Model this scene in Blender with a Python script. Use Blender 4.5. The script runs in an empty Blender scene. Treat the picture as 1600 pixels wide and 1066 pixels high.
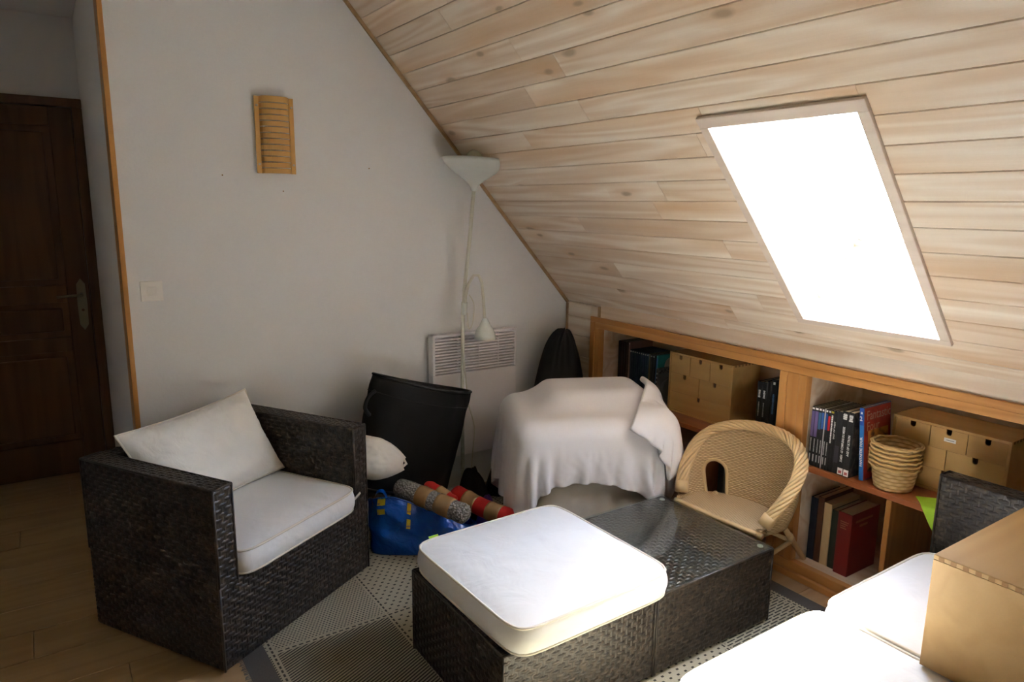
import bpy, math, random
import numpy as np
from mathutils import Vector, Matrix, noise

random.seed(7)
SC = bpy.context.scene
COL = SC.collection
R = math.radians
pi = math.pi

# ------------------------------------------------------------------ camera
F_PX, YAW, PITCH, ROLL = 1099.06, R(33.933), R(10.899), R(0.638)
cam = bpy.data.cameras.new('camera')
cam.sensor_width = 36.0
cam.lens = F_PX / 1600 * 36.0
cam.clip_start = 0.02
camo = bpy.data.objects.new('camera', cam)
COL.objects.link(camo)
fw = Vector((math.sin(YAW) * math.cos(PITCH), math.cos(YAW) * math.cos(PITCH), -math.sin(PITCH)))
rt = Vector((math.cos(YAW), -math.sin(YAW), 0))
up = rt.cross(fw)
r2 = math.cos(ROLL) * rt + math.sin(ROLL) * up
u2 = -math.sin(ROLL) * rt + math.cos(ROLL) * up
m = Matrix((r2, u2, -fw)).transposed().to_4x4()
m.translation = Vector((0, 0, 1.5))
camo.matrix_world = m
SC.camera = camo

# ------------------------------------------------------------------ world, sun, exposure
SUN_DIR = Vector((0.78, 0.22, 1.04)).normalized()      # towards the sun
SKY_STRENGTH = 6.0
SUN_STRENGTH = 74.0
EXPOSURE = 1.40
world = bpy.data.worlds.new('sky')
SC.world = world
world.use_nodes = True
wn = world.node_tree
wn.nodes.clear()
wo = wn.nodes.new('ShaderNodeOutputWorld')
wb = wn.nodes.new('ShaderNodeBackground')
wmix = wn.nodes.new('ShaderNodeMix')
wmix.data_type = 'RGBA'
wmix.inputs['Factor'].default_value = 0.55
wmix.inputs['B'].default_value = (0.82, 0.93, 1.0, 1)
sky = wn.nodes.new('ShaderNodeTexSky')
sky.sky_type = 'NISHITA'
sky.sun_disc = False
sky.sun_elevation = math.asin(SUN_DIR.z)
sky.sun_rotation = math.atan2(SUN_DIR.x, SUN_DIR.y)
wb.inputs['Strength'].default_value = SKY_STRENGTH
wn.links.new(sky.outputs[0], wmix.inputs['A'])
wn.links.new(wmix.outputs['Result'], wb.inputs['Color'])
wn.links.new(wb.outputs[0], wo.inputs[0])

sl = bpy.data.lights.new('sun_offscreen', 'SUN')
sl.energy = SUN_STRENGTH
sl.color = (1.0, 1.0, 1.0)
sl.angle = R(1.5)
so = bpy.data.objects.new('sun_offscreen', sl)
COL.objects.link(so)
so.rotation_euler = SUN_DIR.to_track_quat('Z', 'Y').to_euler()

vs = SC.view_settings
vs.view_transform = 'Standard'
vs.look = 'None'
vs.gamma = 1.0
vs.exposure = EXPOSURE
vs.use_curve_mapping = False
SC.cycles.use_denoising = True
SC.cycles.max_bounces = 14
SC.cycles.diffuse_bounces = 10
SC.cycles.transparent_max_bounces = 12
SC.cycles.sample_clamp_indirect = 12.0
SC.cycles.caustics_reflective = False
SC.cycles.caustics_refractive = False

# ------------------------------------------------------------------ helpers: mesh
class MB:
    def __init__(s):
        s.v, s.f, s.uv = [], [], {}

    def add(s, vs_, fs):
        o = len(s.v)
        s.v += [tuple(p) for p in vs_]
        s.f += [tuple(i + o for i in f) for f in fs]
        return o

    def box(s, x0, x1, y0, y1, z0, z1):
        s.add([(x0, y0, z0), (x1, y0, z0), (x1, y1, z0), (x0, y1, z0), (x0, y0, z1), (x1, y0, z1), (x1, y1, z1), (x0, y1, z1)],
              [(0, 3, 2, 1), (4, 5, 6, 7), (0, 1, 5, 4), (1, 2, 6, 5), (2, 3, 7, 6), (3, 0, 4, 7)])
        return s

    def prism(s, poly, axis, a, b):
        """extrude a 2D polygon along an axis from a to b"""
        def P(q, t):
            return {'x': (t, q[0], q[1]), 'y': (q[0], t, q[1]), 'z': (q[0], q[1], t)}[axis]
        n = len(poly)
        vs_ = [P(q, a) for q in poly] + [P(q, b) for q in poly]
        fs = [tuple(range(n))[::-1], tuple(range(n, 2 * n))]
        fs += [(i, (i + 1) % n, n + (i + 1) % n, n + i) for i in range(n)]
        s.add(vs_, fs)
        return s

    def tube(s, pts, r, n=8, closed=False, caps=True):
        pts = [Vector(p) for p in pts]
        N = len(pts)
        rr = r if callable(r) else (lambda t: r)
        prev = None
        rings = []
        for i, p in enumerate(pts):
            if closed:
                t = (pts[(i + 1) % N] - pts[i - 1]).normalized()
            else:
                t = (pts[min(i + 1, N - 1)] - pts[max(i - 1, 0)]).normalized()
            if prev is None:
                a = Vector((0, 0, 1)) if abs(t.z) < .9 else Vector((1, 0, 0))
                u = t.cross(a).normalized()
            else:
                u = (prev - t * prev.dot(t)).normalized()
            prev = u
            w = t.cross(u)
            rad = rr(i / max(1, N - 1))
            rings.append([p + rad * (math.cos(2 * pi * k / n) * u + math.sin(2 * pi * k / n) * w) for k in range(n)])
        vs_ = [q for ring in rings for q in ring]
        fs = []
        for i in range(N if closed else N - 1):
            j = (i + 1) % N
            for k in range(n):
                k2 = (k + 1) % n
                fs.append((i * n + k, i * n + k2, j * n + k2, j * n + k))
        if caps and not closed:
            fs.append(tuple(range(n))[::-1])
            fs.append(tuple((N - 1) * n + k for k in range(n)))
        s.add(vs_, fs)
        return s

    def lathe(s, prof, n=32, c=(0, 0, 0), cap=False):
        vs_ = []
        for (r, z) in prof:
            for k in range(n):
                a = 2 * pi * k / n
                vs_.append((c[0] + r * math.cos(a), c[1] + r * math.sin(a), c[2] + z))
        fs = []
        for i in range(len(prof) - 1):
            for k in range(n):
                k2 = (k + 1) % n
                fs.append((i * n + k, i * n + k2, (i + 1) * n + k2, (i + 1) * n + k))
        if cap:
            fs.append(tuple(range(n))[::-1])
            fs.append(tuple((len(prof) - 1) * n + k for k in range(n)))
        s.add(vs_, fs)
        return s

    def grid(s, fn, nu, nv, wrap=False, skip=None, uv=True):
        o = len(s.v)
        for j in range(nv + 1):
            for i in range(nu + (0 if wrap else 1)):
                s.v.append(tuple(fn(i / nu, j / nv)))
                if uv:
                    s.uv[len(s.v) - 1] = (i / nu, j / nv)
        w = nu if wrap else nu + 1
        for j in range(nv):
            for i in range(nu):
                if skip and skip((i + .5) / nu, (j + .5) / nv):
                    continue
                i2 = (i + 1) % w
                s.f.append((o + j * w + i, o + j * w + i2, o + (j + 1) * w + i2, o + (j + 1) * w + i))
        return s

    def build(s, name, mat, parent=None, smooth=False, bevel=0, bseg=2, loc=None, rot=None, mats=None):
        me = bpy.data.meshes.new(name)
        me.from_pydata(s.v, [], s.f)
        if s.uv:
            ul = me.uv_layers.new(name='UVMap')
            li = np.empty(len(me.loops), dtype=np.int32)
            me.loops.foreach_get('vertex_index', li)
            arr = np.zeros((len(s.v), 2), dtype=np.float32)
            for k, q in s.uv.items():
                arr[k] = q
            ul.data.foreach_set('uv', arr[li].ravel())
        me.update()
        o = mobj(name, me, mat, parent, loc, rot)
        if smooth:
            me.polygons.foreach_set('use_smooth', [True] * len(me.polygons))
        if bevel:
            b = o.modifiers.new('bevel', 'BEVEL')
            b.width = bevel
            b.segments = bseg
            b.limit_method = 'ANGLE'
            b.angle_limit = R(40)
        return o


def mobj(name, me, mat, parent=None, loc=None, rot=None):
    o = bpy.data.objects.new(name, me)
    if mat is not None and not me.materials:
        me.materials.append(mat)
    COL.objects.link(o)
    if parent is not None:
        o.parent = parent
    if loc is not None:
        o.location = loc
    if rot is not None:
        o.rotation_euler = rot
    return o


def tag(o, label, cat, group=None):
    o['label'] = label
    o['category'] = cat
    if group:
        o['group'] = group
    return o


def thing(name, label, cat, loc=(0, 0, 0), rotz=0, group=None):
    o = bpy.data.objects.new(name, None)
    o.empty_display_size = .05
    COL.objects.link(o)
    o.location = loc
    o.rotation_euler = (0, 0, rotz)
    return tag(o, label, cat, group)


def struct(o):
    o['kind'] = 'structure'
    return o


def stuff(o):
    o['kind'] = 'stuff'
    return o


def nz(x, y, z=0.0):
    return noise.noise(Vector((x, y, z)))


# ------------------------------------------------------------------ helpers: materials
class NT:
    def __init__(s, name):
        s.m = bpy.data.materials.new(name)
        s.m.use_nodes = True
        s.t = s.m.node_tree
        s.b = s.t.nodes['Principled BSDF']
        s.out = s.t.nodes['Material Output']

    def n(s, typ, **kw):
        nd = s.t.nodes.new('ShaderNode' + typ)
        for k, v in kw.items():
            if k in nd.inputs:
                s.set(nd.inputs[k], v)
            else:
                setattr(nd, k, v)
        return nd

    def set(s, sock, v):
        if isinstance(v, bpy.types.NodeSocket):
            s.t.links.new(v, sock)
        else:
            sock.default_value = v

    def math(s, op, a, b=0.0, c=0.0):
        nd = s.n('Math', operation=op)
        s.set(nd.inputs[0], a)
        s.set(nd.inputs[1], b)
        s.set(nd.inputs[2], c)
        return nd.outputs[0]

    def mix(s, f, a, b, blend='MIX'):
        nd = s.n('Mix', data_type='RGBA', blend_type=blend)
        s.set(nd.inputs['Factor'], f)
        s.set(nd.inputs['A'], a if isinstance(a, bpy.types.NodeSocket) else (*a[:3], 1))
        s.set(nd.inputs['B'], b if isinstance(b, bpy.types.NodeSocket) else (*b[:3], 1))
        return nd.outputs['Result']

    def ramp(s, f, stops):
        nd = s.n('ValToRGB')
        e = nd.color_ramp.elements
        while len(e) > 1:
            e.remove(e[-1])
        e[0].position = stops[0][0]
        e[0].color = (*stops[0][1], 1)
        for p, c in stops[1:]:
            q = e.new(p)
            q.color = (*c, 1)
        s.set(nd.inputs[0], f)
        return nd.outputs[0]

    def coord(s, scale=(1, 1, 1), rnd=True, kind='Object'):
        tc = s.n('TexCoord')
        v = tc.outputs[kind]
        if rnd:
            oi = s.n('ObjectInfo')
            a = s.n('VectorMath', operation='SCALE')
            cx = s.n('CombineXYZ')
            s.set(cx.inputs[0], s.math('MULTIPLY', oi.outputs['Random'], 37.0))
            s.set(cx.inputs[1], s.math('MULTIPLY', oi.outputs['Random'], 91.0))
            s.set(cx.inputs[2], s.math('MULTIPLY', oi.outputs['Random'], 53.0))
            ad = s.n('VectorMath', operation='ADD')
            s.set(ad.inputs[0], v)
            s.set(ad.inputs[1], cx.outputs[0])
            v = ad.outputs[0]
        mp = s.n('VectorMath', operation='MULTIPLY')
        s.set(mp.inputs[0], v)
        mp.inputs[1].default_value = scale
        return mp.outputs[0]

    def noise(s, vec, scale=1.0, detail=3.0, rough=.5, dist=0.0):
        nd = s.n('TexNoise', Scale=scale, Detail=detail, Roughness=rough, Distortion=dist)
        s.set(nd.inputs['Vector'], vec)
        return nd.outputs['Fac']

    def bump(s, h, strength=.2, dist=.01):
        nd = s.n('Bump')
        nd.inputs['Strength'].default_value = strength
        nd.inputs['Distance'].default_value = dist
        s.set(nd.inputs['Height'], h)
        s.t.links.new(nd.outputs[0], s.b.inputs['Normal'])

    def fin(s, col, rough=.5, spec=None, **kw):
        s.set(s.b.inputs['Base Color'], col if isinstance(col, bpy.types.NodeSocket) else (*col[:3], 1))
        s.set(s.b.inputs['Roughness'], rough)
        if spec is not None:
            s.b.inputs['Specular IOR Level'].default_value = spec
        for k, v in kw.items():
            s.set(s.b.inputs[k], v)
        return s.m


def flat(name, col, rough=.6, spec=None, var=.12, sc=25.0, bump=0.0, bs=200.0, **kw):
    t = NT(name)
    f = t.noise(t.coord((1, 1, 1)), sc, 3)
    c = t.mix(f, [x * (1 - var) for x in col], [min(1, x * (1 + var)) for x in col])
    if bump:
        t.bump(t.noise(t.coord((1, 1, 1)), bs, 2), bump, .002)
    return t.fin(c, rough, spec, **kw)


def wood(name, light, dark, axis=0, rough=.5, rings=9.0, knots=0.0, cont=.6, spec=.3, tone=.18):
    """long-grain wood: the grain runs along the local axis"""
    t = NT(name)
    def sc(lo, hi):
        v = [hi, hi, hi]
        v[axis] = lo
        return tuple(v)
    big = t.noise(t.coord(sc(.55, 6.5)), 1.0, 2, .5, .35)
    rg = t.math('SINE', t.math('MULTIPLY', big, rings * 6.28))
    rg = t.math('MULTIPLY_ADD', rg, .5, .5)
    fine = t.noise(t.coord(sc(3.0, 130.0)), 1.0, 3, .6)
    mid = t.noise(t.coord(sc(1.2, 14.0)), 1.0, 3, .6, .3)
    f = t.math('ADD', t.math('MULTIPLY', rg, .46), t.math('ADD', t.math('MULTIPLY', fine, .3), t.math('MULTIPLY', mid, .45)))
    f = t.math('MULTIPLY', t.math('SUBTRACT', f, .28), cont * 1.6)
    c = t.mix(f, light, dark)
    c.node.clamp_factor = True
    if knots:
        tan = t.noise(t.coord(sc(.9, 7.0)), 1.0, 2, .5, .4)
        c = t.mix(t.math('MULTIPLY', t.math('MAXIMUM', t.math('SUBTRACT', tan, .46), 0.0), 2.6), c, (.64, .40, .21))
    if tone:
        oi = t.n('ObjectInfo')
        c = t.mix(t.math('MULTIPLY', oi.outputs['Random'], tone * 2), c, [x * .72 for x in dark])
    if knots:
        vo = t.n('TexVoronoi', Scale=1.0, voronoi_dimensions='2D')
        cv = t.coord((3.0, 7.0, 1.0) if axis == 0 else sc(3.0, 7.0))
        wob = t.n('TexNoise', Scale=2.5, Detail=1.0)
        t.set(wob.inputs['Vector'], cv)
        ad = t.n('VectorMath', operation='MULTIPLY_ADD')
        t.set(ad.inputs[0], wob.outputs['Color'])
        ad.inputs[1].default_value = (.12, .12, .12)
        t.set(ad.inputs[2], cv)
        t.set(vo.inputs['Vector'], ad.outputs[0])
        sx_ = t.n('SeparateColor')
        t.set(sx_.inputs[0], vo.outputs['Color'])
        keep = t.math('GREATER_THAN', sx_.outputs[0], .87)
        k = t.math('MAXIMUM', t.math('SUBTRACT', 1.0, t.math('MULTIPLY', vo.outputs['Distance'], t.math('MULTIPLY_ADD', sx_.outputs[1], 6.0, 7.0))), 0.0)
        halo = t.math('MAXIMUM', t.math('SUBTRACT', 1.0, t.math('MULTIPLY', vo.outputs['Distance'], 2.6)), 0.0)
        c = t.mix(t.math('MULTIPLY', t.math('MULTIPLY', halo, .55), keep), c, (.60, .36, .18))
        k2 = t.math('MULTIPLY', t.math('MULTIPLY', t.math('MINIMUM', t.math('MULTIPLY', k, 1.8), 1.0), knots), keep)
        c = t.mix(k2, c, (.34, .25, .165))
    t.bump(f, .08, .002)
    return t.fin(c, rough, spec)


M = {}
M['paint'] = flat('wall_paint', (.815, .825, .835), .9, .2, var=.012, sc=3, bump=.25, bs=90)
M['paint_ceiling'] = flat('ceiling_paint', (.82, .83, .83), .9, .2, var=.02, sc=3)
M['whitewash'] = wood('whitewashed_pine', (.90, .81, .70), (.62, .435, .28), 0, .42, 7.0, knots=.75, cont=.70, tone=.16)
M['whitewash_v'] = wood('whitewashed_pine_panel', (.90, .81, .70), (.62, .435, .28), 1, .45, 6.0, knots=.3, cont=.6)
M['reveal'] = wood('whitewashed_reveal', (.90, .81, .70), (.62, .435, .28), 0, .45, 6.0, cont=.5)
M['casing'] = wood('casing_wood', (.74, .63, .55), (.60, .48, .40), 0, .45, 5.0, cont=.5, tone=.08)
M['trim'] = wood('trim_wood', (.50, .33, .18), (.36, .20, .09), 0, .45, 6.0, cont=.6, tone=.08)
M['pine'] = wood('orange_pine', (.62, .31, .10), (.38, .155, .04), 1, .35, 6.0, cont=.6, tone=.12)
M['pine_v'] = wood('orange_pine_upright', (.62, .31, .10), (.38, .155, .04), 2, .35, 6.0, cont=.6, tone=.12)
M['cabinet'] = wood('cabinet_wood', (.40, .21, .085), (.22, .10, .035), 1, .4, 5.0, cont=.6)
M['shelfwood'] = wood('red_brown_shelf', (.42, .15, .055), (.26, .08, .03), 1, .35, 6.0, cont=.6, tone=.1)
M['birch'] = wood('birch_ply', (.64, .40, .15), (.50, .29, .095), 1, .5, 5.0, cont=.5, tone=.08)
M['box_ply'] = wood('box_ply', (.47, .29, .11), (.375, .21, .068), 0, .5, 4.0, cont=.5, tone=.0)
M['hardboard'] = flat('brown_hardboard', (.13, .075, .042), .7, .2)
M['joint'] = wood('end_grain', (.36, .19, .06), (.25, .12, .035), 1, .6, 4.0, cont=.6)
M['floor'] = wood('laminate_oak', (.44, .285, .145), (.31, .19, .085), 0, .38, 6.0, cont=.55, tone=.14)
M['door'] = wood('dark_oak_door', (.17, .085, .035), (.08, .035, .015), 2, .4, 5.0, cont=.7)
M['sconce'] = wood('sconce_ply', (.66, .38, .12), (.52, .27, .07), 2, .4, 4.0, cont=.5, tone=.0)
M['white_plastic'] = flat('white_plastic', (.90, .89, .86), .35, .5, var=.01)
M['lamp_white'] = flat('lamp_white', (.70, .73, .69), .25, .5, var=.02)
M['lamp_pole'] = flat('lamp_pole', (.66, .65, .56), .3, .5, var=.02)
M['bulb'] = flat('bulb_glass', (.55, .53, .36), .2, .5, var=.03)
M['heater'] = flat('heater_enamel', (.84, .82, .84), .35, .5, var=.01)
M['heater_steel'] = flat('heater_sheet_steel', (.50, .50, .50), .5, .4)
M['metal'] = flat('brushed_metal', (.55, .52, .46), .3, .5, Metallic=1.0)
M['brass'] = flat('tarnished_brass', (.24, .20, .13), .35, .5, Metallic=.8)
M['black'] = flat('black_rubber', (.006, .006, .006), .8, .1)
M['black_fabric'] = flat('black_fabric', (.0085, .008, .0085), .75, .25, var=.3, bump=.3, bs=400)
M['black_nylon'] = flat('black_nylon', (.012, .012, .013), .5, .4, var=.3, bump=.3, bs=120)
M['purple'] = flat('purple_cloth', (.13, .06, .24), .85, .1, bump=.4)
M['red'] = flat('red_cloth', (.50, .025, .02), .8, .15, var=.25, bump=.4)
M['tape'] = flat('brown_tape', (.33, .20, .09), .25, .5, var=.2, bump=.3, bs=60)
M['lime'] = flat('lime_cloth', (.42, .72, .06), .8, .2, bump=.3)
M['cream_piping'] = flat('cream_piping', (.74, .69, .58), .8, .2, var=.03)
M['linen'] = flat('beige_cover', (.70, .65, .57), .9, .1, var=.05, bump=.4, bs=500)
M['sheet'] = flat('white_sheet', (.87, .85, .87), .9, .15, var=.01, bump=.2, bs=500)
M['rattan'] = None
M['paper'] = flat('paper', (.70, .62, .48), .85, .1, var=.06)
M['white_ink'] = flat('white_ink', (.85, .85, .85), .6)
M['sash'] = flat('white_sash', (.86, .86, .85), .4, .4, var=.01)
M['blue_bag'] = None


def mk_cushion():
    t = NT('cushion_fabric')
    v = t.coord((1, 1, 1))
    big = t.noise(v, 9.0, 3, .55, .6)
    fine = t.noise(v, 900.0, 1)
    c = t.mix(t.noise(v, 3.0, 2), (.80, .795, .775), (.78, .77, .745))
    h = t.math('ADD', t.math('MULTIPLY', big, 1.0), t.math('MULTIPLY', fine, .02))
    t.bump(h, .28, .02)
    return t.fin(c, .8, .2)


def mk_pillow():
    t = NT('satin_cream')
    v = t.coord((1, 1, 1))
    h = t.noise(v, 14.0, 3, .55, .8)
    t.bump(h, .3, .015)
    return t.fin(t.mix(t.noise(v, 4.0), (.82, .80, .74), (.78, .75, .68)), .45, .3)


def mk_wicker():
    t = NT('dark_wicker')
    v = t.coord((1, 1, 1))
    a = t.noise(v, 45.0, 2)
    b = t.noise(v, 7.0, 2)
    c = t.ramp(a, [(.3, (.010, .008, .007)), (.52, (.032, .023, .017)), (.75, (.085, .062, .042))])
    t.bump(t.noise(t.coord((60, 60, 900)), 1.0, 2), .15, .001)
    return t.fin(c, .38, .45)


def mk_rattan():
    t = NT('rattan_weave')
    uv = t.coord((1, 1, 1), False, 'UV')
    sp = t.n('SeparateXYZ')
    t.set(sp.inputs[0], uv)
    U = t.math('MULTIPLY', sp.outputs[0], 1.0)
    V = t.math('MULTIPLY', sp.outputs[1], 1.0)
    row = t.math('FLOOR', V)
    par = t.math('MODULO', row, 2.0)
    ph = t.math('ADD', t.math('MULTIPLY', U, 3.1416), t.math('MULTIPLY', par, 3.1416))
    over = t.math('MULTIPLY_ADD', t.math('SINE', ph), .5, .5)
    fr = t.math('FRACT', V)
    prof = t.math('SINE', t.math('MULTIPLY', fr, 3.1416))
    h = t.math('MULTIPLY', t.math('MULTIPLY_ADD', over, .6, .4), prof)
    nn = t.noise(t.coord((1, 1, 1)), 60.0, 2)
    c = t.ramp(h, [(.05, (.28, .165, .07)), (.35, (.60, .42, .22)), (.8, (.82, .63, .38))])
    c = t.mix(t.math('MULTIPLY', nn, .4), c, (.55, .36, .16))
    t.bump(h, .9, .004)
    return t.fin(c, .45, .4)


def mk_blue():
    t = NT('blue_woven_plastic')
    v = t.coord((1, 1, 1))
    h = t.noise(v, 16.0, 3, .55, .6)
    t.bump(h, .6, .03)
    return t.fin(t.mix(t.noise(v, 10.0), (.003, .075, .42), (.005, .13, .60)), .22, .6)


def mk_bubble():
    t = NT('bubble_wrap')
    vo = t.n('TexVoronoi', Scale=110.0)
    t.set(vo.inputs['Vector'], t.coord((1, 1, 1)))
    d = vo.outputs['Distance']
    t.bump(d, .9, .008)
    return t.fin(t.mix(d, (.42, .40, .36), (.14, .13, .11)), .2, .6)


def mk_glass(name, tint=(1, 1, 1), f0=.05):
    m_ = bpy.data.materials.new(name)
    m_.use_nodes = True
    t = m_.node_tree
    t.nodes.remove(t.nodes['Principled BSDF'])
    out = t.nodes['Material Output']
    tr = t.nodes.new('ShaderNodeBsdfTransparent')
    tr.inputs[0].default_value = (*tint, 1)
    gl = t.nodes.new('ShaderNodeBsdfGlossy')
    gl.inputs['Roughness'].default_value = .015
    fr = t.nodes.new('ShaderNodeFresnel')
    ge = t.nodes.new('ShaderNodeNewGeometry')      # both faces of the thin pane refract alike
    io = t.nodes.new('ShaderNodeMapRange')
    io.inputs['To Min'].default_value = 1.45
    io.inputs['To Max'].default_value = 1 / 1.45
    t.links.new(ge.outputs['Backfacing'], io.inputs['Value'])
    t.links.new(io.outputs[0], fr.inputs[0])
    mx = t.nodes.new('ShaderNodeMixShader')
    t.links.new(fr.outputs[0], mx.inputs[0])
    t.links.new(tr.outputs[0], mx.inputs[1])
    t.links.new(gl.outputs[0], mx.inputs[2])
    t.links.new(mx.outputs[0], out.inputs[0])
    return m_


def mk_rug():
    t = NT('rug_flatweave')
    tc = t.n('TexCoord')
    sp = t.n('SeparateXYZ')
    t.set(sp.inputs[0], tc.outputs['Object'])
    X, Y = sp.outputs[0], sp.outputs[1]
    gt = lambda a, b: t.math('GREATER_THAN', a, b)
    lt = lambda a, b: t.math('LESS_THAN', a, b)
    mul = lambda a, b: t.math('MULTIPLY', a, b)
    dark = (.052, .046, .036)
    beige = t.mix(t.noise(t.coord((1, 1, 1), False), 260.0, 2), (.45, .40, .29), (.34, .30, .21))
    # oblique stripes (left column) and straight dashed rows (right column)
    def stripes(ang, pitch, duty, dash=None):
        c_, s_ = math.cos(R(ang)), math.sin(R(ang))
        u = t.math('ADD', mul(X, c_), mul(Y, s_))
        v = t.math('ADD', mul(X, -s_), mul(Y, c_))
        f = lt(t.math('FRACT', mul(v, 1 / pitch)), duty)
        if dash:
            f = mul(f, lt(t.math('FRACT', t.math('ADD', mul(u, 1 / dash), mul(t.math('FLOOR', mul(v, 1 / pitch)), .5))), .80))
        return f
    s_left = stripes(24, .0115, .52)
    s_right = stripes(0, .0125, .42, .050)
    # small staggered dots
    def dots(p, q, dx, dy):
        r = t.math('FLOOR', mul(Y, 1 / q))
        fx = t.math('FRACT', t.math('ADD', mul(X, 1 / p), mul(t.math('MODULO', r, 2.0), .5)))
        fy = t.math('FRACT', mul(Y, 1 / q))
        return mul(lt(fx, dx), lt(fy, dy))
    d_mid = dots(.034, .021, .30, .36)
    d_fine = dots(.013, .011, .5, .45)
    left = lt(X, .955)
    right = gt(X, 1.85)
    low = lt(Y, 2.215)
    a = mul(left, t.math('ADD', mul(low, s_left), mul(t.math('SUBTRACT', 1.0, low), d_fine)))
    b = mul(right, s_right)
    c = mul(mul(t.math('SUBTRACT', 1.0, left), t.math('SUBTRACT', 1.0, right)), d_mid)
    f = t.math('MAXIMUM', a, t.math('MAXIMUM', b, c))
    # plain bands with a dashed line between the blocks
    def band(A, B, at, w=.011):
        near = lt(t.math('ABSOLUTE', t.math('SUBTRACT', A, at)), w)
        core = mul(lt(t.math('ABSOLUTE', t.math('SUBTRACT', A, at)), .0035), lt(t.math('FRACT', mul(B, 42.0)), .62))
        return near, core
    for A, B, at in ((X, Y, .955), (X, Y, 1.85), (Y, X, 2.215), (X, Y, .53), (X, Y, 2.29)):
        near, core = band(A, B, at)
        f = t.math('ADD', mul(f, t.math('SUBTRACT', 1.0, near)), mul(near, core))
    c = t.mix(f, beige, dark)
    bx = t.math('MAXIMUM', lt(X, .513), gt(X, 2.306))
    bx = t.math('MAXIMUM', bx, t.math('MAXIMUM', lt(Y, -.63), gt(Y, 2.98)))
    c = t.mix(bx, c, t.mix(t.noise(t.coord((1, 1, 1), False), 400.0, 2), (.075, .07, .062), (.12, .112, .10)))
    hb = t.noise(t.coord((1, 1, 1), False), 420.0, 1)
    t.bump(hb, .5, .003)
    return t.fin(c, .9, .1)


M['cushion'] = mk_cushion()
M['pillow'] = mk_pillow()
M['wicker'] = mk_wicker()
M['rattan'] = mk_rattan()
M['cane'] = flat('cane_pole', (.66, .46, .23), .4, .4, var=.15)
M['blue_bag'] = mk_blue()
M['bubble'] = mk_bubble()
M['glass'] = mk_glass('table_glass', (.93, .97, .96))
M['pane'] = mk_glass('window_glass', (.97, .98, .98))
M['rug'] = mk_rug()
_fc = {}


def colour(c, rough=.5, var=.08):
    k = (tuple(c), rough)
    if k not in _fc:
        _fc[k] = flat('cover_%d' % len(_fc), c, rough, .4, var=var)
    return _fc[k]


# ------------------------------------------------------------------ dimensions (metres)
K = 2.4815                 # face of the knee wall
G = 3.123                  # face of the gable wall
FLAT = 2.42                # flat ceiling
NRM = Vector((0.740516, 0, 0.672038))      # outward normal of the slope
SLP = Vector((-0.672038, 0, 0.740516))     # up the slope
P0 = Vector((2.482, 0, 0.972))             # foot of the slope
YB, YF, XL = -2.7, 4.47, -2.5


def SP(s, y, off=0.0):
    p = P0 + SLP * s + NRM * off
    return Vector((p.x, y, p.z))


# ------------------------------------------------------------------ setting: floor
fl = struct(MB().box(XL - .1, 2.95, YB - .1, YF + .1, -.06, -.012).build('floor', M['floor']))
pw = .19
row = 0
y = YB
while y < YF:
    x = XL + (row * .47) % 1.2 - 1.2
    y1 = min(y + pw, YF)
    while x < K:
        x0, x1 = max(x, XL), min(x + 1.2, K)
        if x1 - x0 > .02 and not (y > G and (x1 < -.8 or x0 > .27)):
            b = MB().box(0, x1 - x0 - .0012, 0, y1 - y - .0012, -.012, 0).build('floor_plank', M['floor'], fl, bevel=.0008, bseg=1, loc=(x0, y, 0))
        x += 1.2
    y += pw
    row += 1

# ------------------------------------------------------------------ setting: walls
wb_ = MB()
wb_.prism([(.28, 0), (K + .4, 0), (K + .4, .6), (K, .99), (1.165, 2.46), (.28, 2.46)], 'y', G, G + .1)
wall_back = struct(wb_.build('wall_back', M['paint']))
struct(MB().box(XL, -.75, G, G + .1, 0, 2.46).build('wall_back_left', M['paint']))
struct(MB().box(.262, .30, G + .1, YF, 0, 2.46).build('wall_corridor_right', M['paint']))
struct(MB().box(-.85, -.75, G + .1, YF, 0, 2.46).build('wall_corridor_left', M['paint']))
struct(MB().box(-.85, .3, YF, YF + .1, 0, 2.46).build('wall_corridor_end', M['paint']))
struct(MB().box(XL - .1, XL, YB, G + .1, 0, 2.46).build('wall_left', M['paint']))
struct(MB().box(XL - .1, K + .5, YB - .1, YB, 0, 2.46).build('wall_front', M['paint']))
struct(MB().box(XL - .1, 1.25, YB - .1, YF + .1, FLAT, FLAT + .06).build('ceiling_flat', M['paint_ceiling']))
struct(MB().box(2.90, 2.95, YB - .1, G + .1, 0, .80).build('wall_right_outer', M['paint']))

# nail holes left in the gable wall
nh = MB()
for (x, z) in ((.66, 1.61), (.905, 1.55), (1.30, 1.66)):
    nh.tube([(x, G + .002, z), (x, G - .0015, z)], .003, 6)
nh.build('nail_hole', M['joint'], wall_back)

# ------------------------------------------------------------------ setting: sloped ceiling of whitewashed boards, skylight hole
S0, S1, Y0, Y1 = .177, 1.052, 1.064, 1.55
HOLES_Y = ((Y0, Y1),)
cb = MB()
def slab(s0, s1, ya, yb, o0, o1):
    q = []
    for off in (o0, o1):
        q += [SP(s0, ya, off), SP(s1, ya, off), SP(s1, yb, off), SP(s0, yb, off)]
    cb.add(q, [(0, 3, 2, 1), (4, 5, 6, 7), (0, 1, 5, 4), (1, 2, 6, 5), (2, 3, 7, 6), (3, 0, 4, 7)])
STOP = 2.06
slab(-.05, S0 - .012, YB - .1, G + .1, .012, .05)
slab(S1 + .012, STOP, YB - .1, G + .1, .012, .05)
_y = YB - .1
for (_a, _b) in HOLES_Y:
    slab(S0 - .012, S1 + .012, _y, _a - .012, .012, .05)
    _y = _b + .012
slab(S0 - .012, S1 + .012, _y, G + .1, .012, .05)
ceiling = struct(cb.build('ceiling', M['whitewash']))
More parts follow.
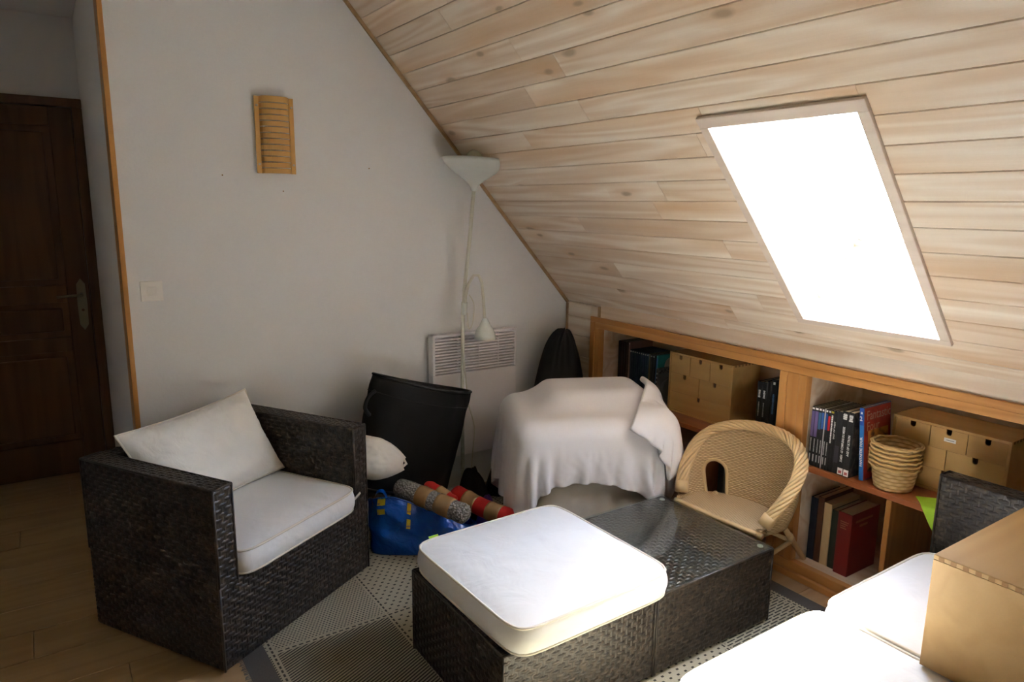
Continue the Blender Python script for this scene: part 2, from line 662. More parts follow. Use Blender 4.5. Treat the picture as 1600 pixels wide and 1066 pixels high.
# lining of the space behind the knee wall (hull of the bookcase recess)
lin = MB()
lin.prism([(K + .02, .905), (2.763, .905), (2.91, .744), (2.91, .79), (2.77, .95), (K + .02, .95)], 'y', YB, G)
struct(lin.build('wall_right_lining', M['whitewash_v']))

basis = Matrix((Vector((0, 1, 0)), SLP, -NRM)).transposed().to_4x4()   # local x along y, local y up slope, local z into the room


def board(name, mat, parent, s0, s1, ya, yb, t=.012, base=0.0, ch=.0022):
    w, L = s1 - s0 - .001, yb - ya - .0008
    mb = MB()
    mb.prism([(0, 0), (w, 0), (w, t - ch), (w - ch, t), (ch, t), (0, t - ch)], 'x', 0, L)
    o = mb.build(name, mat, parent)
    mm = basis.copy()
    mm.translation = SP(s0, ya, .012 - base)
    o.matrix_local = mm
    return o


PITCH_B = .0953
edges = [0.0] + [.076 + PITCH_B * k for k in range(0, 22)]
rb = random.Random(11)
for i in range(len(edges) - 1):
    a, b = edges[i], min(edges[i + 1], STOP)
    if b - a < .01:
        continue
    cuts = []
    yy = G - .012 - rb.uniform(.5, 1.9)
    while yy > YB + .4:
        cuts.append(yy)
        yy -= rb.uniform(1.3, 2.2)
    spans = []
    pts = [G - .003] + cuts + [YB]
    for p_, q_ in zip(pts[:-1], pts[1:]):
        spans.append((q_, p_))
    for (ya, yb) in spans:
        segs = [(ya, yb, a, b)]
        if b > S0 and a < S1:
            for (h0, h1) in HOLES_Y:
                lo, hi = h0 - .010, h1 + .010
                nxt = []
                for (p_, q_, a2, b2) in segs:
                    if q_ <= lo or p_ >= hi:
                        nxt.append((p_, q_, a2, b2))
                        continue
                    if p_ < lo:
                        nxt.append((p_, lo, a2, b2))
                    if q_ > hi:
                        nxt.append((hi, q_, a2, b2))
                    my, My = max(p_, lo), min(q_, hi)
                    if My - my > .01:
                        if b2 - (S1 + .01) > .01:
                            nxt.append((my, My, S1 + .01, b2))
                        if (S0 - .01) - a2 > .01:
                            nxt.append((my, My, a2, S0 - .01))
                segs = nxt
        for (p_, q_, a2, b2) in segs:
            if q_ - p_ > .015:
                board('ceiling_board', M['whitewash'], ceiling, a2, b2, p_, q_)

# trims along the gable wall
def slope_strip(name, s0, s1, ya, yb, t, base, mat):
    mb = MB()
    mb.box(0, yb - ya, 0, s1 - s0, 0, t)
    o = mb.build(name, mat, None, bevel=.002, bseg=1)
    mm = basis.copy()
    mm.translation = SP(s0, ya, base)
    o.matrix_world = mm
    return struct(o)
slope_strip('trim_1', 0.0, 1.98, G - .013, G - .0005, .016, 0.0, M['trim'])
struct(MB().box(K - .014, K - .0005, G - .022, G - .001, 0.0, .962).build('trim_2', M['trim'], bevel=.002))
struct(MB().box(.262, .2805, G - .012, G + .10, 0, FLAT).build('trim_3', M['pine_v'], bevel=.002))

# ------------------------------------------------------------------ setting: skylight
def skylight(nm, Y0, Y1):
    win = struct(bpy.data.objects.new(nm, None))
    COL.objects.link(win)
    def wboard(name, c0, c1, mat, bev=.0015):
        """box in (slope, y, offset) coordinates"""
        (s0, ya, o0), (s1, yb, o1) = c0, c1
        mb = MB().box(0, yb - ya, 0, s1 - s0, 0, o1 - o0)
        o = mb.build(name, mat, win, bevel=bev, bseg=1)
        mm = basis.copy()
        mm.translation = SP(s0, ya, o1)
        o.matrix_local = mm
        return o
    # casing laid on the ceiling boards
    cw = .031
    wboard('casing', (S0 - cw * .75, Y0 - cw, -.013), (S0 + .001, Y1 + cw, 0.0005), M['casing'])
    wboard('casing', (S1 - .001, Y0 - cw, -.013), (S1 + cw * 1.2, Y1 + cw, 0.0005), M['casing'])
    wboard('casing', (S0, Y0 - cw, -.013), (S1, Y0 + .001, .0005), M['casing'])
    wboard('casing', (S0, Y1 - .001, -.013), (S1, Y1 + cw, .0005), M['casing'])
    # reveal boards, four deep on every side
    offs = [0.0, .106, .208, .312, .387]
    for a, b in zip(offs[:-1], offs[1:]):
        b2 = b - .003
        wboard('reveal_board', (S0, Y1, a), (S1, Y1 + .012, b2), M['reveal'])
        wboard('reveal_board', (S0, Y0 - .012, a), (S1, Y0, b2), M['reveal'])
        wboard('reveal_board', (S0 - .012, Y0 - .012, a), (S0, Y1 + .012, b2), M['reveal'])
        wboard('reveal_board', (S1, Y0 - .012, a), (S1 + .012, Y1 + .012, b2), M['reveal'])
    # outer box that closes the shaft behind the boards
    for c0, c1 in (((S0 - .03, Y0 - .03, .03), (S0 - .0125, Y1 + .03, .47)), ((S1 + .0125, Y0 - .03, .03), (S1 + .03, Y1 + .03, .47)),
                   ((S0 - .03, Y0 - .03, .03), (S1 + .03, Y0 - .0125, .47)), ((S0 - .03, Y1 + .0125, .03), (S1 + .03, Y1 + .03, .47))):
        wboard('shaft_box', c0, c1, M['reveal'], 0)
    # fixed frame and opening sash
    def ring(name, i, w, o0, o1, mat):
        wboard(name, (S0 + i, Y0 + i, o0), (S0 + i + w, Y1 - i, o1), mat)
        wboard(name, (S1 - i - w, Y0 + i, o0), (S1 - i, Y1 - i, o1), mat)
        wboard(name, (S0 + i + w, Y0 + i, o0), (S1 - i - w, Y0 + i + w, o1), mat)
        wboard(name, (S0 + i + w, Y1 - i - w, o0), (S1 - i - w, Y1 - i, o1), mat)
    ring('window_frame', -.011, .026, .386, .45, M['sash'])
    ring('gap_shade_strip', .012, .012, .432, .440, M['black'])  # black strip added so the gap round the sash reads as a shade line
    ring('sash_frame', .0205, .032, .395, .44, M['sash'])
    wboard('window_pane', (S0 + .045, Y0 + .045, .415), (S1 - .045, Y1 - .045, .419), M['pane'], 0)
    sc_ = MB()
    sc_.tube([(0, 0, 0), (0, 0, .006)], .006, 10)
    o = sc_.build('sash_bolt', M['metal'], win)
    o.location = SP(S0 + .05, Y1 - .004, .30)
    o.rotation_euler = (R(90), 0, 0)

    return win
skylight('window_1', Y0, Y1)

# ------------------------------------------------------------------ setting: knee wall around and above the bookcase
wr = MB()
wr.box(K, K + .02, 2.90, G, 0, .97)
wall_right = struct(wr.build('wall_right', M['whitewash_v']))
for z0, z1 in ((.10, .215), (.215, .33), (.33, .445), (.445, .56), (.56, .675), (.675, .79), (.79, .895), (.895, .968)):
    MB().box(K - .010, K, 2.905, G - .02, z0 + .001, z1 - .001).build('panel_board', M['whitewash_v'], wall_right, bevel=.002, bseg=1)
MB().box(K - .008, K + .02, YB, 2.83, .915, .99).build('panel_board', M['whitewash_v'], wall_right, bevel=.002, bseg=1)
MB().box(K - .010, K + .02, 2.85, 2.905, .905, .968).build('panel_board', M['whitewash_v'], wall_right, bevel=.002, bseg=1)
MB().box(K - .012, K + .02, 2.832, 2.848, .905, .972).build('panel_trim', M['trim'], wall_right)

# ------------------------------------------------------------------ built-in bookcase
bc = thing('bookcase', 'built-in orange pine bookcase let into the low wall under the sloped ceiling', 'bookcase', (K, 0, 0))
FT = .022          # frame stands proud of the wall
YE = -.30          # far end, outside the frame
def bpart(name, x0, x1, y0, y1, z0, z1, mat, bev=.002):
    return MB().box(x0, x1, y0, y1, z0, z1).build(name, mat, bc, bevel=bev, bseg=1)
bpart('frame_top', -FT, .02, YE, 2.897, .888, .916, M['pine'])
bpart('frame_top', -FT + .006, .02, YE, 2.862, .855, .888, M['pine'])
bpart('frame_side', -FT, .02, 2.862, 2.897, 0, .888, M['pine_v'])
bpart('frame_side', -FT + .006, .02, 2.825, 2.862, .07, .855, M['pine_v'])
bpart('pillar', -FT + .010, .02, 1.617, 1.672, .07, .855, M['pine_v'])
bpart('pillar_strip', -FT + .004, .02, 1.583, 1.617, .07, .855, M['pine_v'])
bpart('pillar_strip', -FT + .004, .02, 1.672, 1.706, .07, .855, M['pine_v'])
bpart('base_board', -FT + .010, .02, YE, 2.86, .026, .066, M['pine'])
bpart('base_moulding', -FT - .006, .02, YE, 2.897, 0, .026, M['pine'])
bpart('bottom_shelf', .02, .40, YE, 2.84, .045, .062, M['whitewash_v'])
bpart('back_panel', .40, .415, YE, 2.84, .045, .80, M['whitewash_v'])
# left unit
bpart('shelf', .004, .40, 1.69, 2.84, .464, .486, M['shelfwood'])
bpart('side_panel', .02, .40, 2.826, 2.842, .06, .90, M['whitewash_v'])
bpart('side_panel', .02, .40, 1.690, 1.705, .06, .90, M['whitewash_v'])
bpart('divider', .006, .38, 2.085, 2.105, .062, .464, M['shelfwood'])
# right unit
bpart('side_panel', .02, .40, 1.584, 1.599, .06, .90, M['whitewash_v'])
bpart('shelf', .0, .40, YE, 1.584, .464, .486, M['shelfwood'])
bpart('divider', .004, .38, 1.217, 1.237, .062, .464, M['pine_v'])
bpart('side_panel', .0, .40, YE - .015, YE, 0, .90, M['whitewash_v'])
bpart('top_panel', .02, .27, YE, 2.84, .893, .903, M['whitewash_v'])
struct(MB().box(K, K + .02, YB, YE - .015, 0, .93).build('wall_right_low', M['paint']))

# ------------------------------------------------------------------ setting: door in the corridor
dr = struct(bpy.data.objects.new('door_1', None))
COL.objects.link(dr)
dr.location = (0, YF, 0)
def dpart(name, x0, x1, y0, y1, z0, z1, mat=None, parent=None, bev=.004):
    return MB().box(x0, x1, y0, y1, z0, z1).build(name, mat or M['door'], parent or dr, bevel=bev)
dpart('door_frame', .215, .261, -.06, -.001, 0, 1.972)
dpart('door_frame', -.70, -.655, -.06, -.001, 0, 1.972)
dpart('door_frame', -.70, .261, -.06, -.001, 1.972, 2.016)
leaf = dpart('door_leaf', -.655, .215, -.030, -.001, .008, 1.972)
stile = .105
dpart('door_stile', .215 - stile, .213, -.042, -.030, .01, 1.97)
dpart('door_stile', -.653, -.655 + stile, -.042, -.030, .01, 1.97)
for z0, z1 in ((.01, .20), (.70, .78), (.965, 1.06), (1.875, 1.97)):
    dpart('door_rail', -.655 + stile, .215 - stile, -.042, -.030, z0, z1)
for z0, z1 in ((.20, .70), (.78, .965), (1.06, 1.875)):
    dpart('door_panel', -.655 + stile + .03, .215 - stile - .03, -.040, -.028, z0 + .03, z1 - .03, bev=.008)
hp = MB()
hp.prism([(.175 - .02, .84), (.175, .81), (.195, .84), (.198, .95), (.195, 1.06), (.175, 1.09), (.155, 1.06), (.152, .95)], 'y', -.046, -.042)
plate = hp.build('handle_plate', M['brass'], dr)
hl = MB()
hl.tube([(.175, -.046, 1.005), (.175, -.085, 1.005), (.16, -.09, 1.005), (.06, -.09, 1.0)], .007, 8)
hl.build('door_handle', M['brass'], dr, smooth=True)
kh = MB().tube([(.175, -.048, .92), (.175, -.044, .92)], .007, 10)
kh.build('keyhole', M['door'], plate)

# ------------------------------------------------------------------ rug
rg = MB().box(.437, 2.372, -.70, 3.05, 0, .004).build('rug', M['rug'], bevel=.002)
tag(rg, 'beige flatweave rug with dotted and striped blocks and a dark grey border', 'rug')
fr = MB()
rf = random.Random(4)
for k in range(420):
    yy = -.69 + 3.73 * k / 420
    fr.tube([(.438, yy, .003), (.425 - rf.uniform(0, .006), yy + rf.uniform(-.004, .004), .002)], .0016, 4)
stuff(fr.build('edge_yarn', flat('rug_yarn', (.17, .155, .13), .9), rg))

# ------------------------------------------------------------------ woven wicker panels
SU, SV = .0215, .0155


def weave(mb, O, U, V, N, W, H, su=SU, sv=SV, amp=.0027, seed=0):
    """plain weave: flat strands running along U pass over and under stakes running along V"""
    O, U, V, N = Vector(O), Vector(U), Vector(V), Vector(N)
    nr = max(1, round(H / sv))
    nc = max(1, round(W / su))
    su, sv = W / nc, H / nr
    prof = ((-.43, -.0022), (-.24, 0.0), (.24, 0.0), (.43, -.0022))
    for r in range(nr):
        vc = (r + .5) * sv
        o = len(mb.v)
        n = nc * 2
        for i in range(n + 1):
            u = i * su / 2
            w = amp * math.cos(pi * (i / 2.0 - .5) + pi * (r % 2))
            if i % 2 == 0:
                w *= .9
            for (pv, po) in prof:
                mb.v.append(tuple(O + U * u + V * (vc + pv * sv) + N * (w + po)))
        for i in range(n):
            for j in range(3):
                a = o + i * 4 + j
                mb.f.append((a, a + 4, a + 5, a + 1))
    sw = su * .17
    for c in range(nc):
        u = (c + .5) * su
        o = len(mb.v)
        for (du, dn) in ((-sw, -.0012), (0, .0016), (sw, -.0012)):
            mb.v.append(tuple(O + U * (u + du) + N * dn))
            mb.v.append(tuple(O + U * (u + du) + V * H + N * dn))
        mb.f.append((o, o + 2, o + 3, o + 1))
        mb.f.append((o + 2, o + 4, o + 5, o + 3))


def edge_wrap(w, x0, x1, y0, y1, z0, z1, r=.0042):
    """smooth wrapped canes along the edges of a woven box"""
    a = r * .75
    x0, x1, y0, y1, z1 = x0 + a, x1 - a, y0 + a, y1 - a, z1 - a
    for (p_, q_) in (((x0, y0, z1), (x1, y0, z1)), ((x1, y0, z1), (x1, y1, z1)), ((x1, y1, z1), (x0, y1, z1)), ((x0, y1, z1), (x0, y0, z1)),
                     ((x0, y0, z0), (x0, y0, z1)), ((x1, y0, z0), (x1, y0, z1)), ((x1, y1, z0), (x1, y1, z1)), ((x0, y1, z0), (x0, y1, z1))):
        w.tube([p_, q_], r, 8)


def wicker_box(parent, name, x0, x1, y0, y1, z0, z1, faces='xXyYZ', e=.005):
    """a solid core with a woven skin on the named faces (x = low x side, X = high x side ...)"""
    d = .0035
    core = MB().box(x0 + d, x1 - d, y0 + d, y1 - d, z0, z1 - d).build(name, M['wicker'], parent, bevel=.006, bseg=3)
    w = MB()
    dx, dy, dz = x1 - x0 - 2 * e, y1 - y0 - 2 * e, z1 - z0 - 2 * e
    X, Y, Z = Vector((1, 0, 0)), Vector((0, 1, 0)), Vector((0, 0, 1))
    i = .0025
    if 'y' in faces: weave(w, (x0 + e, y0 + i, z0 + e), X, Z, -Y, dx, dz)
    if 'Y' in faces: weave(w, (x1 - e, y1 - i, z0 + e), -X, Z, Y, dx, dz)
    if 'x' in faces: weave(w, (x0 + i, y1 - e, z0 + e), -Y, Z, -X, dy, dz)
    if 'X' in faces: weave(w, (x1 - i, y0 + e, z0 + e), Y, Z, X, dy, dz)
    if 'Z' in faces:
        if dx >= dy:
            weave(w, (x0 + e, y0 + e, z1 - i), X, Y, Z, dx, dy)
        else:
            weave(w, (x1 - e, y0 + e, z1 - i), Y, -X, Z, dy, dx)
    edge_wrap(w, x0, x1, y0, y1, z0, z1)
    o = w.build('woven_strands', M['wicker'], core, smooth=True)
    stuff(o)
    return core


# ------------------------------------------------------------------ cushions
def box_cushion(name, label, loc, rotz, W, D, T, group=None, puff=.014, seed=0, tag_at=None, wr=.0035):
    t = thing(name, label, 'cushion', loc, rotz, group)
    rc = .035
    def outline(k, n):
        """rounded rectangle; k in 0..n"""
        pts = []
        hw, hd = W / 2 - rc, D / 2 - rc
        return hw, hd
    def edge_pt(u):
        # perimeter parameter 0..1 to a rounded rectangle with slightly bowed sides
        hw, hd = W / 2, D / 2
        a = 2 * pi * u
        c, s = math.cos(a), math.sin(a)
        p = 11.0
        r = (abs(c / hw) ** p + abs(s / hd) ** p) ** (-1 / p)
        return r * c, r * s
    n = 120
    top = MB()
    m_ = 18
    def f(u, v):
        ex, ey = edge_pt(u)
        q = 1 - v
        z = T + puff * (1 - q ** 4) * (1 - .25 * q) + .006 * math.sin(min(1, (1 - q) * 4) * pi / 2)
        x, y = ex * q, ey * q
        e = math.exp(-(1 - q) * 9)
        z += wr * nz(x * 16 + seed, y * 16, seed * 3.1) * (1 - e * .6)
        a = 2 * pi * u
        z += .0030 * math.exp(-((1 - q) * 14 - 1.4) ** 2) * nz(math.cos(a) * 22 + seed, math.sin(a) * 22, 5.0)
        return (x, y, z)
    top.grid(f, n, m_, wrap=True, uv=False)
    top.build('top_cover', M['cushion'], t, smooth=True)
    side = MB()
    def g(u, v):
        ex, ey = edge_pt(u)
        b = math.sin(v * pi)
        k = 1 + (.009 * b) / max(W, D) * 2 + .006 * b * nz(math.cos(2 * pi * u) * 9 + seed, math.sin(2 * pi * u) * 9, v * 2)
        return (ex * k, ey * k, v * T)
    side.grid(g, n, 8, wrap=True, uv=False)
    bo = len(side.v)
    side.v.append((0, 0, .004))
    for k in range(n):
        side.f.append((bo, (k + 1) % n, k))
    side.build('side_band', M['cushion'], t, smooth=True)
    for z in (.004, T):
        pp = MB().tube([(edge_pt(k / n)[0] * 1.004, edge_pt(k / n)[1] * 1.004, z) for k in range(n)], .0042, 6, closed=True)
        pp.build('piping', M['cream_piping'], t, smooth=True)
    if tag_at:
        x, y, a = tag_at
        tg = MB().box(-.018, .018, 0, .016, -.001, .001)
        o = tg.build('fabric_tag', M['lime'], t, loc=(x, y, T - .004), rot=(R(35), 0, a))
        o['label'] = 'small lime green fabric tag'
    return t


def pillow_mesh(W, H, T, seed=0, n=44, taper=0.0):
    mb = MB()
    for side in (1, -1):
        def f(u, v):
            a, b = 2 * u - 1, 2 * v - 1
            ex = (1 - abs(a) ** 3.2) * (1 - abs(b) ** 3.2)
            t = side * T / 2 * max(0, ex) ** .62
            pinch = 1 - .09 * (1 - abs(a)) * 0 - .075 * (1 - a * a) * (b * b) - .0
            pinch2 = 1 - .075 * (1 - b * b) * (a * a)
            rim = max(abs(a), abs(b))
            w = .006 * nz(a * 5 + seed, b * 5, side) * (1 - rim ** 6)
            w += .010 * max(0, rim - .55) * nz(a * 13 + seed, b * 13, 2 + side) * (1 - rim ** 20)
            tp = 1 - taper * max(0, a) ** 1.6
            return (a * W / 2 * pinch2, b * H / 2 * pinch * tp, (t + w) * (1 - .4 * taper * max(0, a)))
        if side == 1:
            mb.grid(f, n, n, uv=False)
        else:
            mb.grid(lambda u, v: f(1 - u, v), n, n, uv=False)
    return mb


def pillow_edge(W, H, n=44):
    def pt(a, b):
        return (a * W / 2 * (1 - .075 * (1 - b * b) * a * a), b * H / 2 * (1 - .075 * (1 - a * a) * b * b), 0)
    q = []
    for k in range(n): q.append(pt(-1 + 2 * k / n, -1))
    for k in range(n): q.append(pt(1, -1 + 2 * k / n))
    for k in range(n): q.append(pt(1 - 2 * k / n, 1))
    for k in range(n): q.append(pt(-1, 1 - 2 * k / n))
    return MB().tube(q, .004, 6, closed=True)


# ------------------------------------------------------------------ wicker armchair
ac = thing('wicker_armchair', 'dark brown woven armchair with square arms standing by the white wall', 'armchair', (.372, 2.183, .0045), R(30.9))
AW, AD, AH, AT = .765, .63, .63, .08
def core(name, x0, x1, y0, y1, z0, z1, panels):
    """solid body of one part with its own woven panels"""
    d = .0035
    c_ = MB().box(x0 + d, x1 - d, y0 + d, y1 - d, z0, z1 - d).build(name, M['wicker'], ac, bevel=.006, bseg=3)
    w_ = MB()
    for pn in panels:
        weave(w_, *pn)
    if name.endswith('arm'):
        edge_wrap(w_, x0, x1, y0, y1, ZB, z1)
    if name == 'seat_base':
        for xx in (.003, AW - .003):
            w_.tube([(xx, .003, .008), (xx, .003, ZB)], .0042, 8)
    stuff(w_.build('woven_strands', M['wicker'], c_, smooth=True))
VX, VY, VZ = Vector((1, 0, 0)), Vector((0, 1, 0)), Vector((0, 0, 1))
e, i_ = .005, .0025
ZB = .30
core('seat_base', 0, AW, 0, AD - .004, .006, ZB, [
    ((e, i_, .006 + e), VX, VZ, -VY, AW - 2 * e, ZB - .012),
    ((AT + e, e, ZB - i_), VX, VY, VZ, AW - 2 * AT - 2 * e, AD - AT - 2 * e)])
for nm, x0 in (('left_arm', 0), ('right_arm', AW - AT)):
    pans = [((x0 + e, i_, ZB - .002), VX, VZ, -VY, AT - 2 * e, AH - ZB - e),
            ((x0 + AT - e, e, AH - i_), VY, -VX, VZ, AD - 2 * e, AT - 2 * e)]
    if x0 == 0:
        pans += [((x0 + i_, AD - e, .006 + e), -VY, VZ, -VX, AD - 2 * e, AH - .016), ((AT - i_, e, ZB), VY, VZ, VX, AD - AT, AH - ZB - e)]
    else:
        pans += [((AW - i_, e, .006 + e), VY, VZ, VX, AD - 2 * e, AH - .016), ((x0 + i_, AD - AT, ZB), -VY, VZ, -VX, AD - AT - e, AH - ZB - e)]
    core(nm, x0, x0 + AT, 0, AD, ZB, AH, pans)
core('backrest', AT, AW - AT, AD - AT, AD, ZB, AH, [
    ((AT + e, AD - AT + i_, ZB), VX, VZ, -VY, AW - 2 * AT - 2 * e, AH - ZB - e),
    ((AW - e, AD - i_, .012), -VX, VZ, VY, AW - 2 * e, AH - .018),
    ((AT, AD - AT + e, AH - i_), VX, VY, VZ, AW - 2 * AT, AT - 2 * e)])
box_cushion('seat_cushion', 'cream box cushion with piping lying on the dark woven armchair', (0, 0, 0), 0, .595, .565, .083, seed=2.3, puff=.010)
sc1 = bpy.data.objects['seat_cushion']
ca, sa = math.cos(R(30.9)), math.sin(R(30.9))
def AL(x, y, z=0):
    return Vector((.372 + x * ca - y * sa, 2.183 + x * sa + y * ca, z))
sc1.location = AL(.382, .262, .308)
sc1.rotation_euler = (0, 0, R(30.9))
# tie ribbon at the front corner
MB().box(-.02, .02, -.002, .002, -.004, .004).build('tie_ribbon', M['cream_piping'], sc1, loc=(.30, -.2745, .05), rot=(0, R(-20), 0))

bp = thing('back_cushion', 'cream satin back cushion leaning in the corner of the dark woven armchair', 'cushion', (0, 0, 0))
pm = pillow_mesh(.60, .365, .17, 1.7)
pm.build('cover', M['pillow'], bp, smooth=True)
pillow_edge(.60, .365).build('seam', M['cream_piping'], bp, smooth=True)
ax_x = Vector((ca, sa, 0))
ax_back = Vector((-sa, ca, 0))
tilt = R(29)
ax_y = (Vector((0, 0, 1)) * math.cos(tilt) + ax_back * math.sin(tilt)).normalized()
rl = R(2.6)
X_ = ax_x * math.cos(rl) + ax_y * math.sin(rl)
Y_ = -ax_x * math.sin(rl) + ax_y * math.cos(rl)
Z_ = X_.cross(Y_)
mm = Matrix((X_, Y_, Z_)).transposed().to_4x4()
mm.translation = AL(.376, .448, .560)
bp.matrix_world = mm

# ------------------------------------------------------------------ ottoman, coffee table, sofa
ot = thing('wicker_ottoman', 'dark woven ottoman carrying a cream cushion beside the glass topped table', 'ottoman', (.935, 1.42, .0042))
wicker_box(ot, 'woven_body', 0, .584, 0, .555, .008, .300, 'xXyYZ')
fb = MB().tube([(-.004, .27, .16), (.002, .27, .16)], .012, 12)
fb.build('side_button', M['wicker'], ot)
for (x, y) in ((.03, .03), (.554, .03), (.03, .525), (.554, .525)):
    MB().tube([(x, y, 0), (x, y, .010)], .014, 10).build('foot', M['black'], ot)
box_cushion('ottoman_cushion', 'cream box cushion with a lime tag on the ottoman beside the glass table', (1.246, 1.682, .308), R(1.2), .592, .60, .082,
            seed=8.1, puff=.012, tag_at=(-.215, .30, 0))

tb = thing('coffee_table', 'dark woven coffee table with a clear glass top', 'table', (1.523, 1.42, .0042))
wicker_box(tb, 'woven_body', 0, .584, 0, .555, .008, .292, 'xXyYZ')
MB().box(.004, .580, .004, .551, .2965, .3025).build('glass_top', M['glass'], tb, bevel=.0012, bseg=1)
for (x, y) in ((.035, .035), (.549, .035), (.035, .52), (.549, .52)):
    MB().tube([(x, y, .2925), (x, y, .2963)], .011, 16).build('suction_pad', flat('pad', (.50, .52, .40), .4), tb)
    MB().tube([(x, y, 0), (x, y, .010)], .014, 10).build('foot', M['black'], tb)

sf = thing('wicker_sofa', 'dark woven sofa with its low back against the bookcase', 'sofa', (1.765, -.45, .0042))
wicker_box(sf, 'seat_base', 0, .63, 0, 1.475, .008, .300, 'xYZ')
wicker_box(sf, 'backrest', .628, .692, 0, 1.480, .008, .645, 'xXYZ')
for (x, y) in ((.04, .04), (.65, .04), (.04, 1.43), (.65, 1.43)):
    MB().tube([(x, y, 0), (x, y, .010)], .014, 10).build('foot', M['black'], sf)
ot2 = thing('wicker_ottoman', 'dark woven ottoman under the cream cushion pushed against the sofa front', 'ottoman', (1.150, .450, .0042))
wicker_box(ot2, 'woven_body', 0, .584, 0, .555, .008, .300, 'xyYZ')
for (x, y) in ((.03, .03), (.554, .03), (.03, .525), (.554, .525)):
    MB().tube([(x, y, 0), (x, y, .010)], .014, 10).build('foot', M['black'], ot2)
box_cushion('ottoman_cushion', 'sunlit cream box cushion on the ottoman pushed against the sofa front', (1.444, .722, .308), 0, .59, .592, .082, seed=4.4, puff=.012)
box_cushion('sofa_cushion', 'sunlit cream box cushion on the sofa seat under the skylight', (2.061, .728, .308), 0, .60, .592, .082, seed=6.2, puff=.012)
box_cushion('sofa_cushion', 'cream box cushion on the sofa seat beside the birch chest', (2.061, .116, .308), 0, .60, .592, .082, seed=5.2, puff=.012)

# ------------------------------------------------------------------ small birch chests
def cut_front(mb, W, H, hx, hw=.0095, hd=.022):
    """front board in local y-z with a round-bottomed finger notch at the top"""
    pts = [(0, 0), (W, 0), (W, H)]
    nn = 6
    pts.append((hx + hw, H))
    for k in range(nn + 1):
        a = pi * k / nn
        pts.append((hx + hw * math.cos(a), H - hd + hw - hw * math.sin(a)))
    pts += [(hx - hw, H), (0, H)]
    mb.prism(pts, 'x', 0, .006)


def chest(label, loc, W, Hh, D, rows, rotz=0, sticker=None, joint_top=True, name='drawer_chest', front=True):
    """front faces local -x, width runs along local -y (left to right as seen from the room)"""
    t = thing(name, label, 'drawer chest', loc, rotz, None)
    th = .009
    sh = MB()
    sh.box(0, D, -W, 0, Hh - th, Hh)
    sh.box(0, D, -W, 0, 0, th)
    sh.box(0, D, -th, 0, th, Hh - th)
    sh.box(0, D, -W, -W + th, th, Hh - th)
    sh.box(D - .005, D, -W + th, -th, th, Hh - th)
    sh.build('shell', M['birch'], t)
    if joint_top:
        for yy in (.0005, -W - .0005):
            k = 0
            a = .012
            while a < D - .01:
                MB().box(a, a + .011, yy - .0008, yy + .0008, Hh - th, Hh + .0004).build('box_joint', M['joint'], t)
                a += .024
    if front:
        rh = (Hh - 2 * th) / len(rows)
        MB().box(D - .008, D - .005, -W + th, -th, th, Hh - th).build('back_board', M['hardboard'], t)
        for r_, cnt in enumerate(rows):
            z0 = Hh - th - (r_ + 1) * rh
            MB().box(.009, D - .009, -W + th + .001, -th - .001, z0 + .003, z0 + .006).build('drawer_bottom', M['hardboard'], t)
            dw = (W - 2 * th) / cnt
            for c_ in range(cnt):
                mb = MB()
                cut_front(mb, dw - .003, rh - .003, (dw - .003) / 2)
                d = mb.build('drawer', M['birch'], t, loc=(.002, -th - (c_ + 1) * dw + .0015, z0 + .0015))
                if sticker == (r_, c_):
                    stk = MB().box(-.0006, 0, .035, .075, .030, .044)
                    sto = stk.build('sticker', M['white_plastic'], d)
                    MB().box(-.0010, -.0004, .041, .067, .036, .0375).build('handwriting', colour((.12, .12, .14)), d)
            if r_:
                MB().box(.003, .010, -W + th, -th, z0 + rh - .001, z0 + rh + .001).build('rail', M['birch'], t)
    return t


chest('birch chest of six small drawers standing left of the pillar in the bookcase', (2.600, 2.435, .4865), .392, .302, .20, (3, 2, 1))
chest('birch chest of small drawers with a white sticker behind the stacked baskets', (2.6485, 1.326, .4865), .396, .252, .195, (3, 2, 1), sticker=(0, 1))

# big plain birch box standing on the sofa cushions near the camera
bb = thing('birch_box', 'large birch box with finger joints standing on the sofa cushions', 'box', (1.702, .722, .405))
BW, BD, BH = .50, .36, .292
sh = MB()
sh.box(0, BW, -BD, 0, BH - .012, BH)
sh.build('lid', M['box_ply'], bb, bevel=.0015, bseg=1)
sh = MB()
sh.box(0, .012, -BD, 0, 0, BH - .0125)
sh.build('end_panel', M['box_ply'], bb, bevel=.001, bseg=1)
sh = MB().box(BW - .012, BW, -BD, 0, 0, BH - .0125)
sh.build('end_panel', M['box_ply'], bb, bevel=.001, bseg=1)
MB().box(.012, BW - .012, -.012, 0, 0, BH - .0125).build('side_panel', M['box_ply'], bb)
MB().box(.012, BW - .012, -BD, -BD + .012, 0, BH - .0125).build('side_panel', M['box_ply'], bb)
MB().box(.012, BW - .012, -BD + .012, -.012, 0, .01).build('bottom_panel', M['birch'], bb)
a = .012
while a < BD - .01:
    MB().box(-.0008, .006, -a - .0125, -a, BH - .012, BH - .0015).build('finger_joint', M['joint'], bb)
    a += .0265

